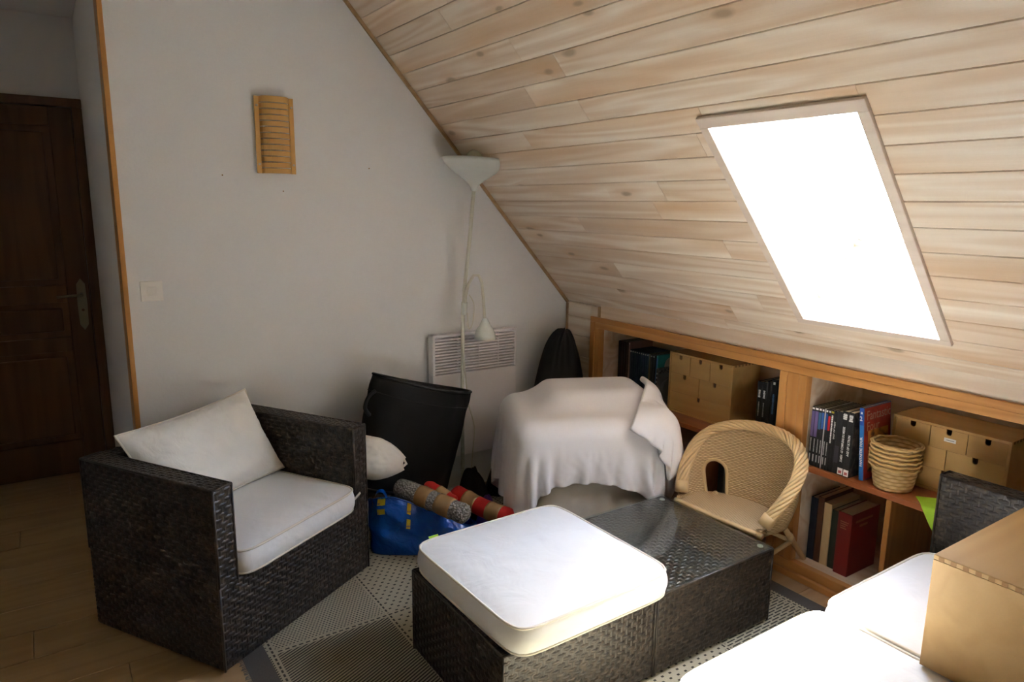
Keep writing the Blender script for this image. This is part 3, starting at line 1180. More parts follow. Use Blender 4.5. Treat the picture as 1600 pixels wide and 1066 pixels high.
# ------------------------------------------------------------------ wall lamp, switch, heater, floor lamp
wl = thing('wall_lamp', 'curved plywood wall lamp with horizontal slots on the white wall', 'wall lamp', (.877, G, 1.777))
LW, LH, LD = .160, .310, .062
def arc(a, off=0.0):
    # a from -1 to 1 across the curved shade
    x = a * (LW / 2 - .018)
    return x, -(.018 + (LD - .018) * math.sqrt(max(0, 1 - (abs(a) ** 2.2))) ) + off
ns = 13
pitch = LH / ns
na = 18
for k in range(ns):
    z0 = -LH / 2 + k * pitch
    z1 = z0 + pitch * (.84 if k < ns - 1 else 1)
    mb = MB()
    o_ = []
    for off in (0, .003):
        for z in (z0, z1):
            mb.v += [(*arc(-1 + 2 * i / na, off), z) for i in range(na + 1)]
    w = na + 1
    for i in range(na):
        mb.f += [(i, i + 1, w + i + 1, w + i), (2 * w + i + 1, 2 * w + i, 3 * w + i, 3 * w + i + 1),
                 (w + i, w + i + 1, 3 * w + i + 1, 3 * w + i), (i + 1, i, 2 * w + i, 2 * w + i + 1)]
    mb.build('slat', M['sconce'], wl, smooth=False)
df = MB()
df.v = []
for z in (-LH / 2 + .01, LH / 2 - .01):
    df.v += [(*arc(-.88 + 1.76 * i / na, .006), z) for i in range(na + 1)]
df.f = [(i, i + 1, na + 1 + i + 1, na + 1 + i) for i in range(na)]
df.build('diffuser', M['white_ink'], wl, smooth=True)
for s_ in (-1, 1):
    xo = s_ * (LW / 2 - .009)
    st = MB().box(xo - .0095, xo + .0095, -.022, -.014, -LH / 2, LH / 2).build('side_strip', M['sconce'], wl, bevel=.001)
    for z in (-.118, .118):
        MB().tube([(xo, -.0222, z), (xo, -.0275, z)], .0045, 10).build('screw', M['metal'], st)
MB().box(-.065, .065, -.014, -.0005, -.13, .13).build('back_plate', M['white_plastic'], wl)

ls = thing('light_switch', 'white square light switch on the wall beside the corridor opening', 'light switch', (.363, G, 1.149))
MB().box(-.040, .040, -.009, -.0005, -.040, .040).build('plate', M['white_plastic'], ls, bevel=.002)
MB().box(-.016, .017, -.0125, -.009, -.020, .018).build('rocker', M['white_plastic'], ls, bevel=.0015)

ht = thing('wall_heater', 'white electric panel heater with a slatted grille under the sloped ceiling', 'heater', (1.833, G, .21))
HW, HH, HD = .502, .652, .07
MB().box(-HW / 2, HW / 2, -.018, -.003, .02, HH - .02).build('wall_bracket', M['heater_steel'], ht)
MB().box(-HW / 2, HW / 2, -HD, -.018, 0, HH - .205).build('front_panel', M['heater'], ht, bevel=.004)
bx = MB()
bx.box(-HW / 2, -HW / 2 + .014, -HD, -.018, HH - .205, HH)
bx.box(HW / 2 - .014, HW / 2, -HD, -.018, HH - .205, HH)
bx.box(-HW / 2, HW / 2, -HD, -.018, HH - .014, HH)
bx.build('grille_frame', M['heater'], ht, bevel=.003)
MB().box(-HW / 2 + .014, HW / 2 - .014, -.034, -.024, HH - .205, HH - .014).build('grille_inside', M['heater_steel'], ht)
for k in range(12):
    z = HH - .198 + k * .0152
    s_ = MB().prism([(-HD + .001, z), (-HD + .001, z + .0075), (-.040, z + .0125), (-.040, z + .0105)], 'x', -HW / 2 + .012, HW / 2 - .012)
    s_.build('grille_slat', M['heater'], ht)
for x in (-.105, .02, .14):
    MB().box(x - .0015, x + .0015, -HD + .004, -.036, HH - .2, HH - .014).build('grille_rib', M['heater'], ht)
lg = MB()
for k, w_ in enumerate((.006, .005, .006, .003, .006)):
    lg.box(.172 + k * .008, .172 + k * .008 + w_, -HD - .0006, -HD + .001, .034, .0385)
lg.build('badge', colour((.25, .25, .27)), ht)

fl_ = thing('floor_lamp', 'white uplighter floor lamp with a small reading arm by the heater', 'floor lamp', (1.712, 2.985, 0))
MB().lathe([(.0, .0), (.135, 0), (.137, .012), (.12, .022), (.02, .03), (0, .03)], 32).build('base', M['lamp_white'], fl_, smooth=True)
poletop = Vector((.058, -.01, 1.565))
pp = [Vector((0, 0, .03)), Vector((-.003, 0, .5)), Vector((.002, 0, .95)), Vector((.012, 0, 1.10)), Vector((.036, -.005, 1.32)), poletop]
MB().tube(pp, .0095, 10).build('pole', M['lamp_pole'], fl_, smooth=True)
sh_p = [(.011, 0), (.0135, .012), (.022, .030), (.045, .052), (.075, .073), (.105, .098), (.128, .122), (.143, .148), (.147, .150),
        (.138, .132), (.118, .110), (.090, .085), (.055, .063), (.0, .05)]
bowl = MB().lathe([(r_ * 1.1, z_) for r_, z_ in sh_p], 48).build('bowl_shade', M['lamp_white'], fl_, smooth=True, loc=poletop, rot=(R(0), R(3.0), 0))
gb = MB().lathe([(0.0001 + .046 * math.sin(pi * k / 14), .150 - .046 * math.cos(pi * k / 14)) for k in range(15)], 24)
gb.build('globe_bulb', M['bulb'], bowl, smooth=True)
arm = [Vector((.006, -.012, 1.00)), Vector((.008, -.016, 1.06)), Vector((.018, -.03, 1.125)), Vector((.038, -.045, 1.165)), Vector((.058, -.058, 1.165)), Vector((.070, -.066, 1.13)),
       Vector((.076, -.07, 1.06)), Vector((.082, -.07, .99)), Vector((.088, -.07, .93))]
MB().tube(arm, .0075, 10).build('reading_arm', M['lamp_pole'], fl_, smooth=True)
MB().tube([(.004, -.006, .97), (.006, -.009, 1.03)], .015, 12).build('arm_clamp', M['lamp_white'], fl_, smooth=True)
rs = MB().lathe([(.010, .0), (.016, -.010), (.028, -.036), (.030, -.040), (.042, -.056), (.051, -.080), (.055, -.104), (.052, -.104), (.047, -.080), (.038, -.058), (.02, -.045), (0, -.044)], 32)
rs_o = rs.build('reading_shade', M['lamp_white'], fl_, smooth=True, loc=(.088, -.07, .955))
MB().lathe([(.001, -.112), (.018, -.109), (.021, -.098), (.018, -.07), (.014, -.05)], 16).build('bulb', M['bulb'], rs_o, smooth=True)
def catm(p, n=8):
    p = [Vector(q) for q in p]
    out = []
    for i in range(len(p) - 1):
        a, b, c, d = p[max(i - 1, 0)], p[i], p[i + 1], p[min(i + 2, len(p) - 1)]
        for k in range(n):
            t = k / n
            out.append(.5 * ((2 * b) + (c - a) * t + (2 * a - 5 * b + 4 * c - d) * t * t + (3 * b - a - 3 * c + d) * t ** 3))
    out.append(p[-1])
    return out
cord = catm([(.012, -.012, 1.08), (-.012, -.02, 1.03), (-.016, -.02, .95), (-.006, -.018, .80), (.008, -.016, .66), (.025, -.012, .52), (.050, -.02, .42), (.055, -.02, .34), (.03, -.02, .10), (.02, -.02, .033)])
MB().tube(cord, .0028, 6).build('cord', M['lamp_pole'], fl_, smooth=True)
cord2 = catm([(.02, -.03, 1.07), (.045, -.035, 1.02), (.040, -.03, .93), (.025, -.02, .90), (.015, -.02, .98)])
MB().tube(cord2, .0022, 6).build('cord', M['lamp_pole'], fl_, smooth=True)

# ------------------------------------------------------------------ child's cane armchair
cc = thing('cane_armchair', "child's pale cane tub chair tucked against the bookcase pillar", 'chair', (2.150, 1.706, 0), R(-90 + 3))
CW, CDp, ZS, ZT = .228, .250, .300, .600      # half width, depth, seat height, rim height


def c_base(t):
    """plan of the shell at seat level, t from -1 to 1 (tip to tip); local y points to the back"""
    a = t * R(116)
    yc = .115
    y_ = yc + (CDp - yc) * math.cos(a) if math.cos(a) > 0 else yc + .22 * math.cos(a)
    return CW * math.sin(a) * .93, y_ * .95


def c_rim(t):
    k = .5 + .5 * math.cos(t * pi)
    z = .335 + (ZT - .335) * (1 - abs(t) ** 2.3) ** .95
    x, y_ = c_base(t)
    lift = (z - .335) / (ZT - .335)
    return Vector((x * (1.05 + .17 * lift), y_ + .047 * lift * k - .01 * (1 - k), z))


def c_shell(u, v):
    t = 2 * u - 1
    x, y_ = c_base(t)
    b = Vector((x, y_, ZS - .01))
    r_ = c_rim(t)
    p = b.lerp(r_, v)
    bul = math.sin(v * pi) * .014
    d = Vector((x, y_ - .14, 0)).normalized()
    return p + d * bul


HOLES = (.285, .715)
HU, HS, HA = .064, .085, .052          # half width in u, straight height, arch height
def in_hole(u, v):
    t = 2 * u - 1
    h = c_rim(t).z - ZS
    zz = v * h
    for hc in HOLES:
        du = u - hc
        if zz < HS and abs(du) < HU:
            return True
        if zz >= HS and du * du / HU ** 2 + (zz - HS) ** 2 / HA ** 2 < 1:
            return True
    return False
NU, NV = 168, 48
sh = MB()
for j in range(NV + 1):
    for i in range(NU + 1):
        sh.v.append(tuple(c_shell(i / NU, j / NV)))
        hgt = c_rim(2 * i / NU - 1).z - ZS
        sh.uv[len(sh.v) - 1] = (i / NU * 58, j / NV * hgt / .0068)
for j in range(NV):
    for i in range(NU):
        if not in_hole((i + .5) / NU, (j + .5) / NV):
            a = j * (NU + 1) + i
            sh.f.append((a, a + 1, a + NU + 2, a + NU + 1))
so_ = sh.build('woven_shell', M['rattan'], cc, smooth=True)
sm = so_.modifiers.new('thick', 'SOLIDIFY')
sm.thickness = .008
sm.offset = 0
# arched edging of the two openings
for hc in HOLES:
    pts = []
    h = c_rim(2 * hc - 1).z - ZS
    for k in range(10):
        pts.append(c_shell(hc - HU, (HS * k / 9) / (c_rim(2 * (hc - HU) - 1).z - ZS)))
    for k in range(1, 12):
        a = pi - pi * k / 12
        pts.append(c_shell(hc + HU * math.cos(a), (HS + HA * math.sin(a)) / (c_rim(2 * (hc + HU * math.cos(a)) - 1).z - ZS)))
    for k in range(10):
        pts.append(c_shell(hc + HU, (HS * (9 - k) / 9) / (c_rim(2 * (hc + HU) - 1).z - ZS)))
    MB().tube(pts, .0085, 8).build('opening_edge', M['cane'], cc, smooth=True)
# rope-like rim: five strands twisted around the rim curve
nr_ = 150
ctr = [c_rim(-1 + 2 * k / nr_) + Vector((0, 0, .006)) for k in range(nr_ + 1)]
for s_ in range(8):
    pts = []
    for k in range(nr_ + 1):
        tg_ = (ctr[min(k + 1, nr_)] - ctr[max(k - 1, 0)]).normalized()
        a_ = Vector((0, 0, 1)).cross(tg_).normalized()
        b_ = tg_.cross(a_)
        ph = 2 * pi * (s_ / 8.0) + k * .17
        w_ = .0205
        pts.append(ctr[k] + a_ * (w_ * math.cos(ph)) + b_ * (w_ * .72 * math.sin(ph)))
    MB().tube(pts, .0072, 6).build('rim_strand', M['cane'], cc, smooth=True)
MB().tube(ctr, .014, 8).build('rim_core', M['cane'], cc, smooth=True)
for e_ in (0, nr_):
    d_ = (ctr[1] - ctr[0]).normalized() if e_ == 0 else (ctr[-2] - ctr[-1]).normalized()
    MB().tube([ctr[e_] - d_ * .012, ctr[e_] + d_ * .032], .0275, 14).build('tip_binding', M['cane'], cc, smooth=True)
# seat
st = MB()
nb = 40
def seatf(u, v):
    t = 2 * u - 1
    x, y_ = c_base(t)
    # v from the front bar to the shell
    fx, fy = x * .98, -.012 - .010 * math.cos(x / CW * 1.4)
    if abs(t) > .93:
        fy = min(fy, y_)
    p = Vector((fx + (x - fx) * v, fy + (y_ - fy) * v, ZS + .012 * math.sin(min(1, v) * pi) * 0 + .004 * math.cos(v * 3)))
    return p
o0 = 0
for j in range(nb + 1):
    for i in range(nb + 1):
        p = seatf(i / nb, j / nb)
        st.v.append(tuple(p))
        st.uv[len(st.v) - 1] = (p.x / .011, p.y / .0062)
for j in range(nb):
    for i in range(nb):
        a = j * (nb + 1) + i
        st.f.append((a, a + 1, a + nb + 2, a + nb + 1))
so2 = st.build('woven_seat', M['rattan'], cc, smooth=True)
sm = so2.modifiers.new('thick', 'SOLIDIFY')
sm.thickness = .014
MB().tube([seatf(k / 30, 0) + Vector((0, -.004, -.006)) for k in range(31)], .012, 8).build('front_bar', M['cane'], cc, smooth=True)
legs = [((-.165, .03, ZS), (-.185, -.005, 0.0065)), ((.165, .03, ZS), (.185, -.005, .0065)), ((-.15, .17, ZS), (-.185, .378, .0680)), ((.15, .17, ZS), (.156, .378, .0680))]
for a_, b_ in legs:
    lg_ = MB().tube([a_, Vector(a_).lerp(Vector(b_), .5), b_], .012, 10).build('leg', M['cane'], cc, smooth=True)
    c1 = Vector(a_).lerp(Vector(b_), .42)
    c2 = Vector(a_).lerp(Vector(b_), .52)
    MB().tube([c1, c2], .0155, 10).build('binding', M['cane'], lg_, smooth=True)
rg_ = [(-.172, .012, .165), (.172, .012, .165), (.150, .285, .168), (-.170, .285, .168)]
for k in range(4):
    MB().tube([rg_[k], rg_[(k + 1) % 4]], .009, 8).build('stretcher', M['cane'], cc, smooth=True)

# ------------------------------------------------------------------ books
def text_mesh(name, body, size, mat, parent, loc, rot, sx=1.0, bold=0.0):
    cu = bpy.data.curves.new(name, 'FONT')
    cu.body = body
    cu.size = size
    cu.offset = bold
    cu.resolution_u = 2
    cu.align_x = 'LEFT'
    tmp = bpy.data.objects.new(name, cu)
    COL.objects.link(tmp)
    dg = bpy.context.evaluated_depsgraph_get()
    me = bpy.data.meshes.new_from_object(tmp.evaluated_get(dg))
    bpy.data.objects.remove(tmp)
    bpy.data.curves.remove(cu)
    me.materials.clear()
    o = mobj(name, me, mat, parent, loc, rot)
    o.scale = (sx, 1, 1)
    return o


def book(label, x, ytop, z, T, H, D, cov, lean=0.0, group=None, spine=None, name='book', pages=None):
    """upright book, spine towards the room (-x), thickness running from ytop towards -y"""
    t = thing(name, label, 'book', (x, ytop, z), 0, group)
    t.rotation_euler = (lean, 0, 0)
    b = .0022
    cv = MB()
    cv.box(0, D, -b, 0, 0, H)
    cv.box(0, D, -T, -T + b, 0, H)
    cv.box(0, b, -T + b, -b, 0, H)
    cv.build('cover', colour(cov, .42), t, bevel=.0008, bseg=1)
    MB().box(b, D - .004, -T + b, -b, .003, H - .003).build('pages', pages or M['paper'], t)
    for (z0, z1, c_) in (spine or []):
        MB().box(-.0006, .0004, -T + .0006, -.0006, z0 * H, z1 * H).build('spine_band', colour(c_, .5), t)
    return t


def spine_text(t, body, size, z, T, mat=None, sx=1.0, bold=0.0, dy=0.0):
    """reads upwards along the spine"""
    return text_mesh('spine_title', body, size, mat or M['white_ink'], t, (-.0010, -T / 2 + size * .34 * -1 + dy, z), (R(90), R(-90), R(-90)), sx, bold)


def spine_blur(t, T, z0, z1, w, mat, seed=0):
    """print too small to read in the photograph: a column of uneven dashes"""
    rr_ = random.Random(seed)
    mb = MB()
    z = z0
    while z < z1:
        l_ = rr_.uniform(.003, .007)
        ww = w * rr_.uniform(.6, 1.0)
        mb.box(-.0010, .0002, -T / 2 - ww / 2, -T / 2 + ww / 2, z, min(z + l_, z1))
        z += l_ + .0014
    return mb.build('spine_print', mat, t)


SH = .4865
bg = 'comic albums on the upper shelf right of the pillar'
yb_ = 1.572
specs = [  # thickness, height, cover, bands, title
    (.0135, .243, (.012, .012, .014), [(.50, .93, (.13, .10, .26))], 'first slim black comic album, a violet spine label, next to the bookcase pillar'),
    (.0150, .244, (.012, .012, .014), [(.50, .93, (.16, .11, .28))], 'slim black comic album with a pale violet spine label, second from the pillar'),
    (.0125, .245, (.012, .012, .014), [(.64, .92, (.04, .13, .26))], 'slim black comic album with a steel blue spine label'),
    (.0105, .245, (.012, .012, .014), [(.66, .93, (.03, .12, .42))], 'slim black comic album with a short royal blue spine label'),
    (.0040, .246, (.55, .55, .56), [], 'very thin pale grey comic album between two blue labelled ones'),
    (.0105, .246, (.012, .012, .014), [(.66, .93, (.02, .09, .36))], 'slim black comic album with a deep blue spine label'),
    (.0105, .246, (.012, .012, .014), [(.66, .90, (.55, .02, .03))], 'slim black comic album with a red spine label'),
    (.0120, .247, (.012, .012, .014), [(.955, .985, (.45, .38, .03))], 'slim black comic album with white lettering and a small yellow mark'),
    (.0120, .248, (.012, .012, .014), [], 'slim black comic album titled EAST OF WEST'),
    (.0200, .250, (.022, .022, .024), [(.18, .45, (.05, .045, .06))], 'plain dark grey comic album left of the X-MEN volume'),
]
for (T, H, c_, bands, lab) in specs:
    t = book(lab, 2.502, yb_, SH, T, H, .19, c_, 0, bg, bands)
    if 'EAST' in lab:
        spine_text(t, 'EAST OF WEST', .0085, .135, T, sx=1.25, bold=.0002)
    elif 'yellow' in lab:
        spine_blur(t, T, .115, .228, .0065, M['white_ink'], 3)
    elif T > .008 and T < .018:
        spine_blur(t, T, .06, .115, .004, colour((.55, .55, .55)), len(lab))
        MB().box(-.0006, .0004, -T + .002, -.002, .955 * H, .985 * H).build('spine_mark', M['white_ink'], t)
        MB().box(-.0006, .0004, -T * .68, -T * .32, .02, .05).build('spine_mark', colour((.5, .5, .5)), t)
    yb_ -= T + .0008
T = .0245
t = book('thick black X-MEN comic volume with white lettering and a white foot label', 2.500, yb_, SH, T, .257, .19, (.014, .014, .015), 0, bg)
spine_text(t, 'X-MEN - LE COMPLEXE DU MESSIE', .0125, .055, T, sx=.74, bold=.0004)
spine_blur(t, T, .225, .248, .016, M['white_ink'], 5)
MB().box(-.0008, .0004, -T + .002, -.002, .004, .030).build('foot_label', M['white_ink'], t)
MB().box(-.0012, -.0006, -T + .006, -.006, .009, .020).build('label_print', colour((.5, .12, .14)), t)
yb_ -= T + .001
T = .0235
t = book('thick black AGE OF ULTRON comic volume with a dark painted cover', 2.498, yb_, SH, T, .258, .19, (.016, .016, .017), 0, bg)
spine_text(t, 'AGE OF ULTRON', .0125, .085, T, sx=.86, bold=.0004)
spine_blur(t, T, .222, .248, .016, M['white_ink'], 6)
MB().box(-.0008, .0004, -T + .002, -.002, .004, .030).build('foot_label', M['white_ink'], t)
MB().box(-.0012, -.0006, -T + .006, -.006, .009, .020).build('label_print', colour((.5, .12, .14)), t)
def mk_cover(name, ca_, cb_, cc_, sc=14):
    t_ = NT(name)
    v = t_.coord((1, 1, 1))
    return t_.fin(t_.ramp(t_.noise(v, sc, 3, .6, 1.0), [(.38, ca_), (.52, cb_), (.66, cc_)]), .35, .4)
MB().box(.004, .186, -T - .0008, -T + .0002, .004, .254).build('cover_art', mk_cover('dark_cover_art', (.008, .008, .010), (.05, .045, .04), (.16, .12, .10), 26), t)
yb_ -= T + .001
T = .0165
t = book('tall blue spined FANTASTIC FOUR comic volume with a red and orange cover', 2.516, yb_ - .030, SH + .0002, T, .282, .19, (.02, .17, .50), R(-5.0), bg)
MB().box(-.0006, .0004, -T + .0006, -.0006, .76 * .282, .999 * .282).build('spine_band', colour((.015, .08, .38)), t)
spine_text(t, 'FANTASTIC FOUR', .0125, .055, T, sx=1.12, bold=.0004)
text_mesh('spine_number', '2', .024, M['white_ink'], t, (-.001, -.0012, .232), (R(90), 0, R(-90)), .85, .0006)
spine_blur(t, T, .258, .266, .010, M['white_ink'], 7)
MB().box(.004, .186, -T - .0008, -T + .0002, .003, .279).build('cover_art', mk_cover('red_cover_art', (.20, .02, .015), (.36, .035, .02), (.45, .05, .03), 6), t)
MB().box(.03, .17, -T - .0012, -T - .0002, .03, .19).build('cover_figure', mk_cover('orange_cover_art', (.05, .02, .01), (.50, .22, .04), (.62, .33, .08), 16), t)
text_mesh('cover_title', 'Fantastic', .052, colour((.46, .38, .30)), t, (.016, -T - .0016, .232), (R(90), 0, 0), .92)
text_mesh('cover_title', 'Four', .050, colour((.46, .36, .27)), t, (.018, -T - .0016, .190), (R(90), 0, 0), .92)

# old books on the lower shelf right of the pillar
bg2 = 'old books on the bottom shelf right of the pillar'
yy = 1.574
for (T, H, D, c_, lab, pg) in (
        (.030, .272, .20, (.010, .016, .035), 'dark blue old book at the pillar end of the bottom shelf', None),
        (.026, .283, .21, (.085, .032, .016), 'brown old book standing between a dark blue and a cream one', None),
        (.034, .268, .20, (.62, .47, .26), 'cream old book on the bottom shelf', None),
        (.034, .250, .19, (.035, .045, .030), 'dark green old book beside the big red one', None)):
    t = book(lab, 2.560, yy, .0625, T, H, D, c_, 0, bg2)
    yy -= T + .0015
T = .058
t = book('big dark red book with faded gold lettering on the bottom shelf', 2.545, yy, .0625, T, .262, .20, (.20, .022, .020), 0, bg2)
gold = colour((.40, .18, .10))
for k, w_ in enumerate((.034, .030, .022, .026)):
    MB().box(-.0008, .0004, -.012 - w_, -.012, .222 - k * .009, .226 - k * .009).build('spine_lettering', gold, t)
for k, (w_, z_) in enumerate(((.12, .222), (.055, .200))):
    MB().box(.03 + k * .03, .03 + k * .03 + w_, -T - .0006, -T + .0004, z_, z_ + .009).build('cover_lettering', gold, t)
# books lying beyond the divider
t = book('dark blue book with tan page edges lying beyond the shelf divider', 2.60, 1.175, .0625, .105, .052, .15, (.012, .02, .05), 0, None, pages=M['paper'], name='lying_book')
MB().box(.004, .146, -.103, -.002, .0522, .0545).build('top_pages', colour((.30, .21, .11)), t)
MB().box(-.0006, .0004, -.10, -.01, .012, .016).build('spine_line', colour((.4, .42, .45)), t)
t = book('tan topped book with a blue cover lying against the dark blue one', 2.61, 1.066, .0625, .10, .045, .15, (.02, .035, .05), 0, None, name='lying_book')
MB().box(.004, .146, -.098, -.002, .0452, .0475).build('top_pages', colour((.34, .23, .11)), t)
MB().box(-.0006, .0004, -.09, -.012, .014, .017).build('spine_line', colour((.45, .42, .1)), t)
# pale books seen through the cane chair
bg3 = 'pale old books on the bottom shelf left of the pillar'
yy = 2.072
for (T, H, c_, lab) in ((.03, .25, (.10, .09, .075), 'grey brown old book beside the divider left of the pillar'), (.034, .275, (.30, .27, .22), 'pale grey old book behind the cane chair'),
                        (.028, .26, (.16, .14, .11), 'grey old book with a worn spine behind the cane chair'), (.03, .27, (.07, .05, .04), 'dark brown old book behind the cane chair')):
    book(lab, 2.58, yy, .0625, T, H, .18, c_, 0, bg3)
    yy -= T + .002
# left end of the upper shelf
bg4 = 'comic albums at the gable end of the upper shelf'
yy = 2.812
lst = []
for k in range(4):
    lst.append((.019, .295, (.020 + .012 * (k % 2), .012, .010), ['first', 'second', 'third', 'fourth'][k] + ' tall dark brown comic album counted from the white panelling'))
lst.append((.011, .300, (.34, .20, .18), 'tall pale red comic album between brown and blue ones'))
for k in range(9):
    lst.append((.0145, .262, (.010, .024 + .004 * (k % 3), .062), ['first', 'second', 'third', 'fourth', 'fifth', 'sixth', 'seventh', 'eighth', 'ninth'][k] + ' slim navy blue comic album counted from the pale red one'))
lst.append((.010, .262, (.12, .10, .04), 'slim olive comic album right of the navy blue row'))
lst += [(.016, .262, (.012, .012, .013), 'slim black comic album touching the olive one'), (.016, .262, (.012, .012, .013), 'slim black comic album touching the teal cover one')]
for k, (T, H, c_, lab) in enumerate(lst):
    t = book(lab, 2.596, yy, SH, T, H, .17, c_, 0, bg4)
    if c_[2] > .05 or c_[0] == .012:
        MB().box(-.0006, .0004, -T * .75, -T * .25, H - .012, H - .006).build('spine_mark', M['white_ink'], t)
    yy -= T + .0012
t = book('comic album with a teal cover and a big pale moon', 2.592, yy - .004, SH, .011, .265, .19, (.02, .20, .19), R(2), bg4)
MB().box(-.0006, .0004, -.0104, -.0006, .004, .25).build('spine_band', colour((.04, .12, .30)), t)
mo = MB()
mo.add([(.095, -.0117, .205)] + [(.095 + .045 * math.cos(2 * pi * k / 28), -.0117, .205 + .045 * math.sin(2 * pi * k / 28)) for k in range(28)], [(0, k + 1, (k + 1) % 28 + 1) for k in range(28)])
mo.build('cover_moon', colour((.52, .50, .46)), t)
yy -= .026
t = book('slim grey cover comic album with a black spine before the birch chest', 2.572, yy, SH, .013, .205, .16, (.13, .14, .15), R(3), bg4)
MB().box(-.0006, .0004, -.0124, -.0006, .002, .203).build('spine_band', colour((.012, .012, .014)), t)
for k in range(8):
    MB().box(-.0012, -.0004, -.009, -.004, .02 + k * .022, .028 + k * .022).build('spine_mark', colour((.6, .6, .6)), t)
MB().box(.006, .154, -.0138, -.0128, .178, .198).build('cover_band', mk_cover('speckled_band', (.02, .02, .02), (.1, .1, .1), (.5, .5, .48), 60), t)
rgm = MB()
for rr_ in (.055, .042):
    rgm.tube([(.085 + rr_ * math.cos(2 * pi * k / 36), -.0132, .095 + rr_ * math.sin(2 * pi * k / 36)) for k in range(36)], .0012, 4, closed=True)
rgm.build('cover_ring', colour((.07, .075, .085)), t)
# dark albums between the chest and the pillar
bg5 = 'dark albums between the birch chest and the pillar'
yy = 1.905
for k, (T, c_, H) in enumerate(((.024, (.010, .010, .012), .262), (.022, (.012, .012, .014), .264), (.020, (.012, .012, .014), .270), (.026, (.010, .014, .022), .285), (.02, (.01, .01, .012), .285))):
    t = book(['first', 'second', 'third', 'fourth', 'fifth'][k] + ' dark comic album from the birch chest towards the pillar', 2.600, yy, SH, T, H, .18, c_, 0, bg5)
    if k in (0, 1):
        spine_blur(t, T, .19, .225, .012, M['white_ink'], k)
        spine_blur(t, T, .105, .17, .006, colour((.4, .4, .4)), k + 4)
    if k == 3:
        spine_blur(t, T, .13, .22, .010, colour((.10, .22, .45)), 9)
        MB().box(-.0006, .0004, -T * .7, -T * .3, .262, .274).build('spine_mark', M['white_ink'], t)
    yy -= T + .0015

# ------------------------------------------------------------------ nest of split-wood baskets
def mk_splint():
    t_ = NT('splint_weave')
    uv = t_.coord((1, 1, 1), False, 'UV')
    sp = t_.n('SeparateXYZ')
    t_.set(sp.inputs[0], uv)
    row = t_.math('FLOOR', sp.outputs[1])
    ph = t_.math('ADD', t_.math('MULTIPLY', sp.outputs[0], 3.1416), t_.math('MULTIPLY', t_.math('MODULO', row, 2.0), 3.1416))
    over = t_.math('MULTIPLY_ADD', t_.math('SINE', ph), .5, .5)
    fr_ = t_.math('FRACT', sp.outputs[1])
    pr = t_.math('POWER', t_.math('SINE', t_.math('MULTIPLY', fr_, 3.1416)), .4)
    h_ = t_.math('MULTIPLY', t_.math('MULTIPLY_ADD', over, .5, .5), pr)
    c_ = t_.ramp(h_, [(.1, (.26, .15, .05)), (.5, (.56, .38, .17)), (.9, (.68, .50, .26))])
    c_ = t_.mix(t_.math('MULTIPLY', t_.noise(t_.coord((1, 1, 1)), 40.0), .35), c_, (.46, .28, .10))
    t_.bump(h_, .8, .005)
    return t_.fin(c_, .55, .3)
M['splint'] = mk_splint()
splint_rim = flat('splint_rim', (.64, .44, .19), .5, .3, var=.15, sc=40)
bx_, by_ = 2.560, 1.258
for k in range(6):
    z0 = .4870 + k * .0163
    h = .094
    lab = ['bottom basket of the nested stack of split-wood baskets', 'second basket from the bottom of the split-wood stack', 'third basket from the bottom of the split-wood stack',
           'fourth basket from the bottom of the split-wood stack', 'fifth basket from the bottom of the split-wood stack', 'topmost open basket of the split-wood stack'][k]
    t = thing('basket', lab, 'basket', (bx_ + rf.uniform(-.001, .001), by_ + rf.uniform(-.001, .001), z0), rf.uniform(0, 6), 'nested split-wood baskets')
    rb0, rt0 = .064, .0805
    mb = MB()
    n_ = 48
    prof = [(0.0, .0)] + [(rb0 * q, 0.0) for q in (.5, .9)] + [(rb0 + (rt0 - rb0) * (v ** .8), v * h) for v in [i / 8 for i in range(9)]]
    for i, (r_, z_) in enumerate(prof):
        for a in range(n_ + 1):
            an = 2 * pi * a / n_
            wv = 1 + .012 * math.sin(an * 12 + (pi if int(z_ / .014) % 2 else 0)) * (z_ > .004)
            mb.v.append((r_ * wv * math.cos(an), r_ * wv * math.sin(an), z_))
            mb.uv[len(mb.v) - 1] = (a / n_ * 24, z_ / .014 + i * .001)
    for i in range(len(prof) - 1):
        for a in range(n_):
            q = i * (n_ + 1) + a
            mb.f.append((q, q + 1, q + n_ + 2, q + n_ + 1))
    o = mb.build('woven_body', M['splint'], t, smooth=True)
    sm = o.modifiers.new('thick', 'SOLIDIFY')
    sm.thickness = .0016
    for off, zz in ((.0040, h - .007), (-.0024, h - .004)):
        rm = MB().tube([((rt0 + off + .0016 * math.sin(q * 1.7)) * math.cos(2 * pi * q / 60), (rt0 + off + .0016 * math.sin(q * 1.7)) * math.sin(2 * pi * q / 60), zz + .0022 * math.sin(q * .9 + k)) for q in range(60)],
                       (.0047 if off > 0 else .003), 6, closed=True)
        rm.build('rim', splint_rim, t, smooth=True)

